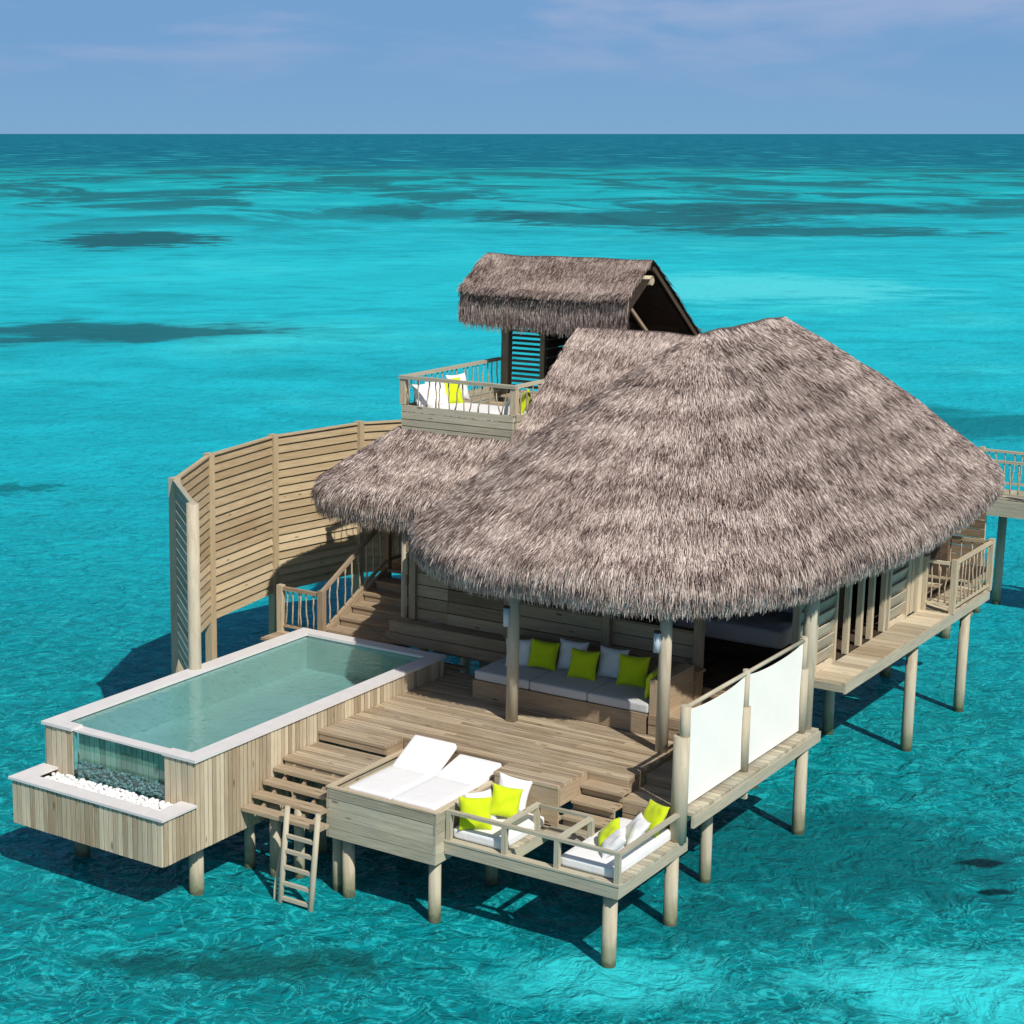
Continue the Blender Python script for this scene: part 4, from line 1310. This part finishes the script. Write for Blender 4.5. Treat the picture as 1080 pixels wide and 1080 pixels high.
for (x, y) in ((-11.42, 22.70), (-11.33, 24.55)):
    pile('pile', lounge, x, y, 1.16, 0.112)
o = rounded('bench_mattress', M['white'], (0.92, 1.28, 0.17), 0.05, None, (-13.66, 23.27, GZ + 0.085), crown=0.012)
tag(o, 'white bench mattress beside the daybed box, under two lime and two white pillows', 'mattress')
o = rounded('bench_mattress', M['white'], (0.92, 1.95, 0.17), 0.05, None, (-11.80, 23.62, GZ + 0.085), crown=0.012)
tag(o, 'white bench mattress at the outer right corner of the lounge platform', 'mattress')
ZM = GZ + 0.175
pillow('lime green pillow against the rail at the near end of the bench by the daybed', M['lime'], (-13.82, 22.82, ZM), 35, 20, 0.52, 0.17)
pillow('white pillow leaning on the daybed between the two lime pillows of that bench', M['white'], (-13.92, 23.14, ZM), 62, 22, 0.50, 0.16)
pillow('lime green pillow turned on its corner in the middle of the bench by the daybed', M['lime'], (-13.64, 23.42, ZM), 50, 20, 0.50, 0.17, roll=16)
pillow('white pillow at the far end of the bench by the daybed', M['white'], (-13.72, 23.76, ZM), 25, 14, 0.54, 0.16, roll=12)
pillow('lime green pillow half hidden behind white pillows on the outer bench', M['lime'], (-11.84, 23.42, ZM), -50, 44, 0.44, 0.16, roll=14)
pillow('white pillow at the near end of the outer bench, leaning on its rail', M['white'], (-11.62, 23.14, ZM), -58, 46, 0.48, 0.16, roll=6)
pillow('large white pillow in the middle of the outer bench, leaning on its rail', M['white'], (-11.56, 23.70, ZM), -50, 40, 0.52, 0.16, roll=-3)
pillow('lime green pillow in the far corner of the outer bench near the canvas screen', M['lime'], (-11.55, 24.30, ZM), -30, 30, 0.50, 0.16, roll=-4)

# ================================================================== CANVAS SCREEN
scr = thing('canvas_screen', 'white canvas windbreak of two panels laced to pole frame', 'screen', (-11.1, 26.6, 1.9))
XS = -11.25
one('pole', M['post'], scr, lambda mb: mb.tube([(XS - 0.02, 24.60, 1.36), (XS - 0.02, 24.60, 3.05)], [0.13, 0.125], 16), True)
one('pole', M['post'], scr, lambda mb: mb.tube([(XS + 0.01, 24.63, 2.9), (XS + 0.01, 24.63, 3.53)], [0.085, 0.08], 14), True)
for (y, zz) in ((26.92, 2.93), (29.36, 2.98)):
    one('pole', M['post'], scr, lambda mb: mb.tube([(XS + 0.01, y, 1.83), (XS + 0.01, y, zz)], [0.085, 0.082], 14), True)
    one('pole', M['post'], scr, lambda mb: mb.tube([(XS, y - 0.02, zz - 0.2), (XS, y - 0.02, 3.55)], [0.062, 0.058], 12), True)
one('top_rail', M['post'], scr, lambda mb: mb.tube([(XS, 24.6, 3.49), (XS, 29.4, 3.49)], 0.035, 10), True)
for (y0, y1) in ((24.75, 26.83), (27.01, 29.27)):
    mb = MB()
    n, k_ = 24, 10
    vs, fs, uvs = [], [], []
    for side in (1, -1):
        for i in range(n + 1):
            a = i / n
            y = y0 + (y1 - y0) * a
            zt_ = 3.45 - 0.085 * (1 - (2 * a - 1) ** 2) ** 0.7
            for j in range(k_ + 1):
                b = j / k_
                x = XS + 0.012 * math.sin(9 * a + 5 * b) * b * (1 - b) * 4 + side * 0.006
                vs.append((x, y, 1.88 + (zt_ - 1.88) * b))
    NN = (n + 1) * (k_ + 1)
    for sgn in (0, 1):
        for i in range(n):
            for j in range(k_):
                q = [sgn * NN + i * (k_ + 1) + j, sgn * NN + (i + 1) * (k_ + 1) + j, sgn * NN + (i + 1) * (k_ + 1) + j + 1, sgn * NN + i * (k_ + 1) + j + 1]
                if sgn: q.reverse()
                fs.append(tuple(q))
                uvs.append([(0, 0)] * 4)
    mb._add(vs, fs, uvs)
    mb.build('canvas', M['shade'], scr, True)

# ================================================================== SOFA UNDER THE ROOF
sofa = thing('deck_sofa', 'long built-in sofa of wide boards under the villa eaves', 'sofa', (-14.8, 27.6, ZD))
SX0, SX1, SY0, SY1 = -16.47, -13.05, 27.05, 28.30
one('seat_base', M['wall'], sofa, lambda mb: (mb.cladding((SX0, SY0), (SX1, SY0), ZD + 0.004, 2.42, 0.05, 0.36, False), mb.box(SX0 - 0.02, SX1, SY0 + 0.03, SY1, ZD + 0.004, 2.41)))
one('backrest', M['wall'], sofa, lambda mb: (mb.box(SX0, SX1 + 0.3, SY1 + 0.003, 28.56, ZD + 0.004, 2.86), mb.box(SX0 - 0.03, SX1 + 0.35, SY1 - 0.03, 28.57, 2.863, 2.91)))
one('armrest', M['wall'], sofa, lambda mb: (mb.cladding((SX1 + 0.05, SY0 - 0.01), (SX1 + 0.62, SY0 - 0.01), ZD + 0.004, 2.43, 0.05, 0.18, False),
                                            mb.box(SX1 + 0.03, SX1 + 0.26, SY0 + 0.02, SY1, ZD + 0.004, 3.02), mb.box(SX1 + 0.26, SX1 + 0.6, SY0 + 0.02, SY1 - 0.5, ZD + 0.004, 2.43)))
xs_ = [SX0 + 0.01, -15.33, -14.19, SX1 + 0.02]
names = ['shade-toned white seat cushion at the left end of the deck sofa', 'shade-toned white seat cushion in the middle of the deck sofa behind the roof post', 'shade-toned white seat cushion at the armrest end of the deck sofa']
for a, b, nm in zip(xs_, xs_[1:], names):
    o = rounded('seat_cushion', M['seat'], (b - a - 0.012, 1.16, 0.165), 0.035, None, ((a + b) / 2, SY0 + 0.57, 2.42 + 0.0825), crown=0.012)
    tag(o, nm, 'cushion', 'seat cushions on the deck sofa')
ZS = 2.59
pillow('white pillow at the left end of the deck sofa', M['white'], (-15.95, 27.78, ZS), 28, 18, 0.52, 0.17)
pillow('lime green pillow beside the left white pillow on the deck sofa', M['lime'], (-15.50, 27.85, ZS), 22, 20, 0.52, 0.17, roll=6)
pillow('white back pillow between the left and middle lime pillows of the deck sofa', M['white'], (-15.05, 28.10, ZS), 4, 16, 0.56, 0.17)
pillow('lime green pillow in the middle of the deck sofa', M['lime'], (-14.66, 27.78, ZS), 6, 22, 0.54, 0.17)
pillow('white back pillow behind the middle and right lime pillows of the deck sofa', M['white'], (-14.25, 28.10, ZS), 2, 16, 0.56, 0.17)
pillow('lime green pillow towards the armrest on the deck sofa', M['lime'], (-13.75, 27.90, ZS), 10, 20, 0.56, 0.17)
pillow('lime green pillow leaning on the armrest of the deck sofa', M['lime'], (-13.18, 27.50, ZS), -80, 12, 0.5, 0.16)
for (x, y, tx) in ((-15.34, 26.24, 'white cylinder lamp on the left roof post above the deck sofa'), (-12.55, 26.29, 'white cylinder lamp on the right roof post beside the canvas screen')):
    L_ = thing('wall_lamp', tx, 'lamp', (x, y, 3.9), 'cylinder lamps on the roof posts')
    one('shade', M['lamp'], L_, lambda mb: mb.tube([(x, y, 3.76), (x, y, 4.08)], 0.056, 18), True)
    one('bracket', M['dark'], L_, lambda mb: mb.box(x - 0.058, x + 0.058, y - 0.02, y + 0.06, 4.082, 4.11))

# bed in the room
bed = thing('bed', 'white double bed inside the open bedroom behind the sofa', 'bed', (-13.6, 32, 2.5))
rounded('mattress', M['white'], (2.2, 2.0, 0.34), 0.08, bed, (-13.4, 31.95, 2.92), crown=0.02)
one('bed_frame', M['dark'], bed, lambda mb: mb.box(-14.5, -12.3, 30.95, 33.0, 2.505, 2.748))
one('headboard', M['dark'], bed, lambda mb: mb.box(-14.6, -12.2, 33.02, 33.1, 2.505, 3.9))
o = rounded('pillow', M['white'], (0.7, 0.45, 0.2), 0.09, None, (-12.75, 32.6, 3.20), crown=0.03)
tag(o, 'white sleeping pillow at the right of the bed inside the villa', 'pillow')

# ================================================================== JETTY
jet = thing('jetty', 'timber jetty with branch railings arriving from the right behind the villa', 'jetty', (-12, 47.5, 0))
def f(mb):
    mb.planks(-17.0, 20.0, 46.4, 48.0, 2.98, 0.06, 0.14, axis='y')
one('deck_boards', M['board'], jet, f)
one('beam', M['board'], jet, lambda mb: (mb.box(-17.0, 20, 46.36, 46.395, 2.58, 2.98), mb.box(-17, 20, 48.005, 48.05, 2.58, 2.98)))
for yy in (46.42, 47.97):
    rl = one('railing', M['pale'], jet, lambda mb: (mb.box(-17.0, 20, yy - 0.04, yy + 0.04, 3.93, 3.99), mb.box(-17, 20, yy - 0.025, yy + 0.025, 3.12, 3.17)))
    for x in np.arange(-13.9, 20, 1.9):
        one('railing_post', M['pale'], rl, lambda mb: mb.box(x - 0.06, x + 0.06, yy - 0.06, yy + 0.06, 2.985, 4.04))
    for x in np.arange(-13.7, -9.0, 0.2):
        branch(rl, (x, yy, 3.14), (x + random.uniform(-.07, .07), yy, 3.95), 0.018)
for (x, y) in ((-13.16, 47.65), (-13.35, 46.5), (-9.0, 47.6), (-9.0, 46.7), (-4.8, 47.6), (-4.8, 46.7), (-0.6, 47.6), (-0.6, 46.7), (3.6, 47.6), (3.6, 46.7)):
    pile('pile', jet, x, y, 2.9, 0.115)
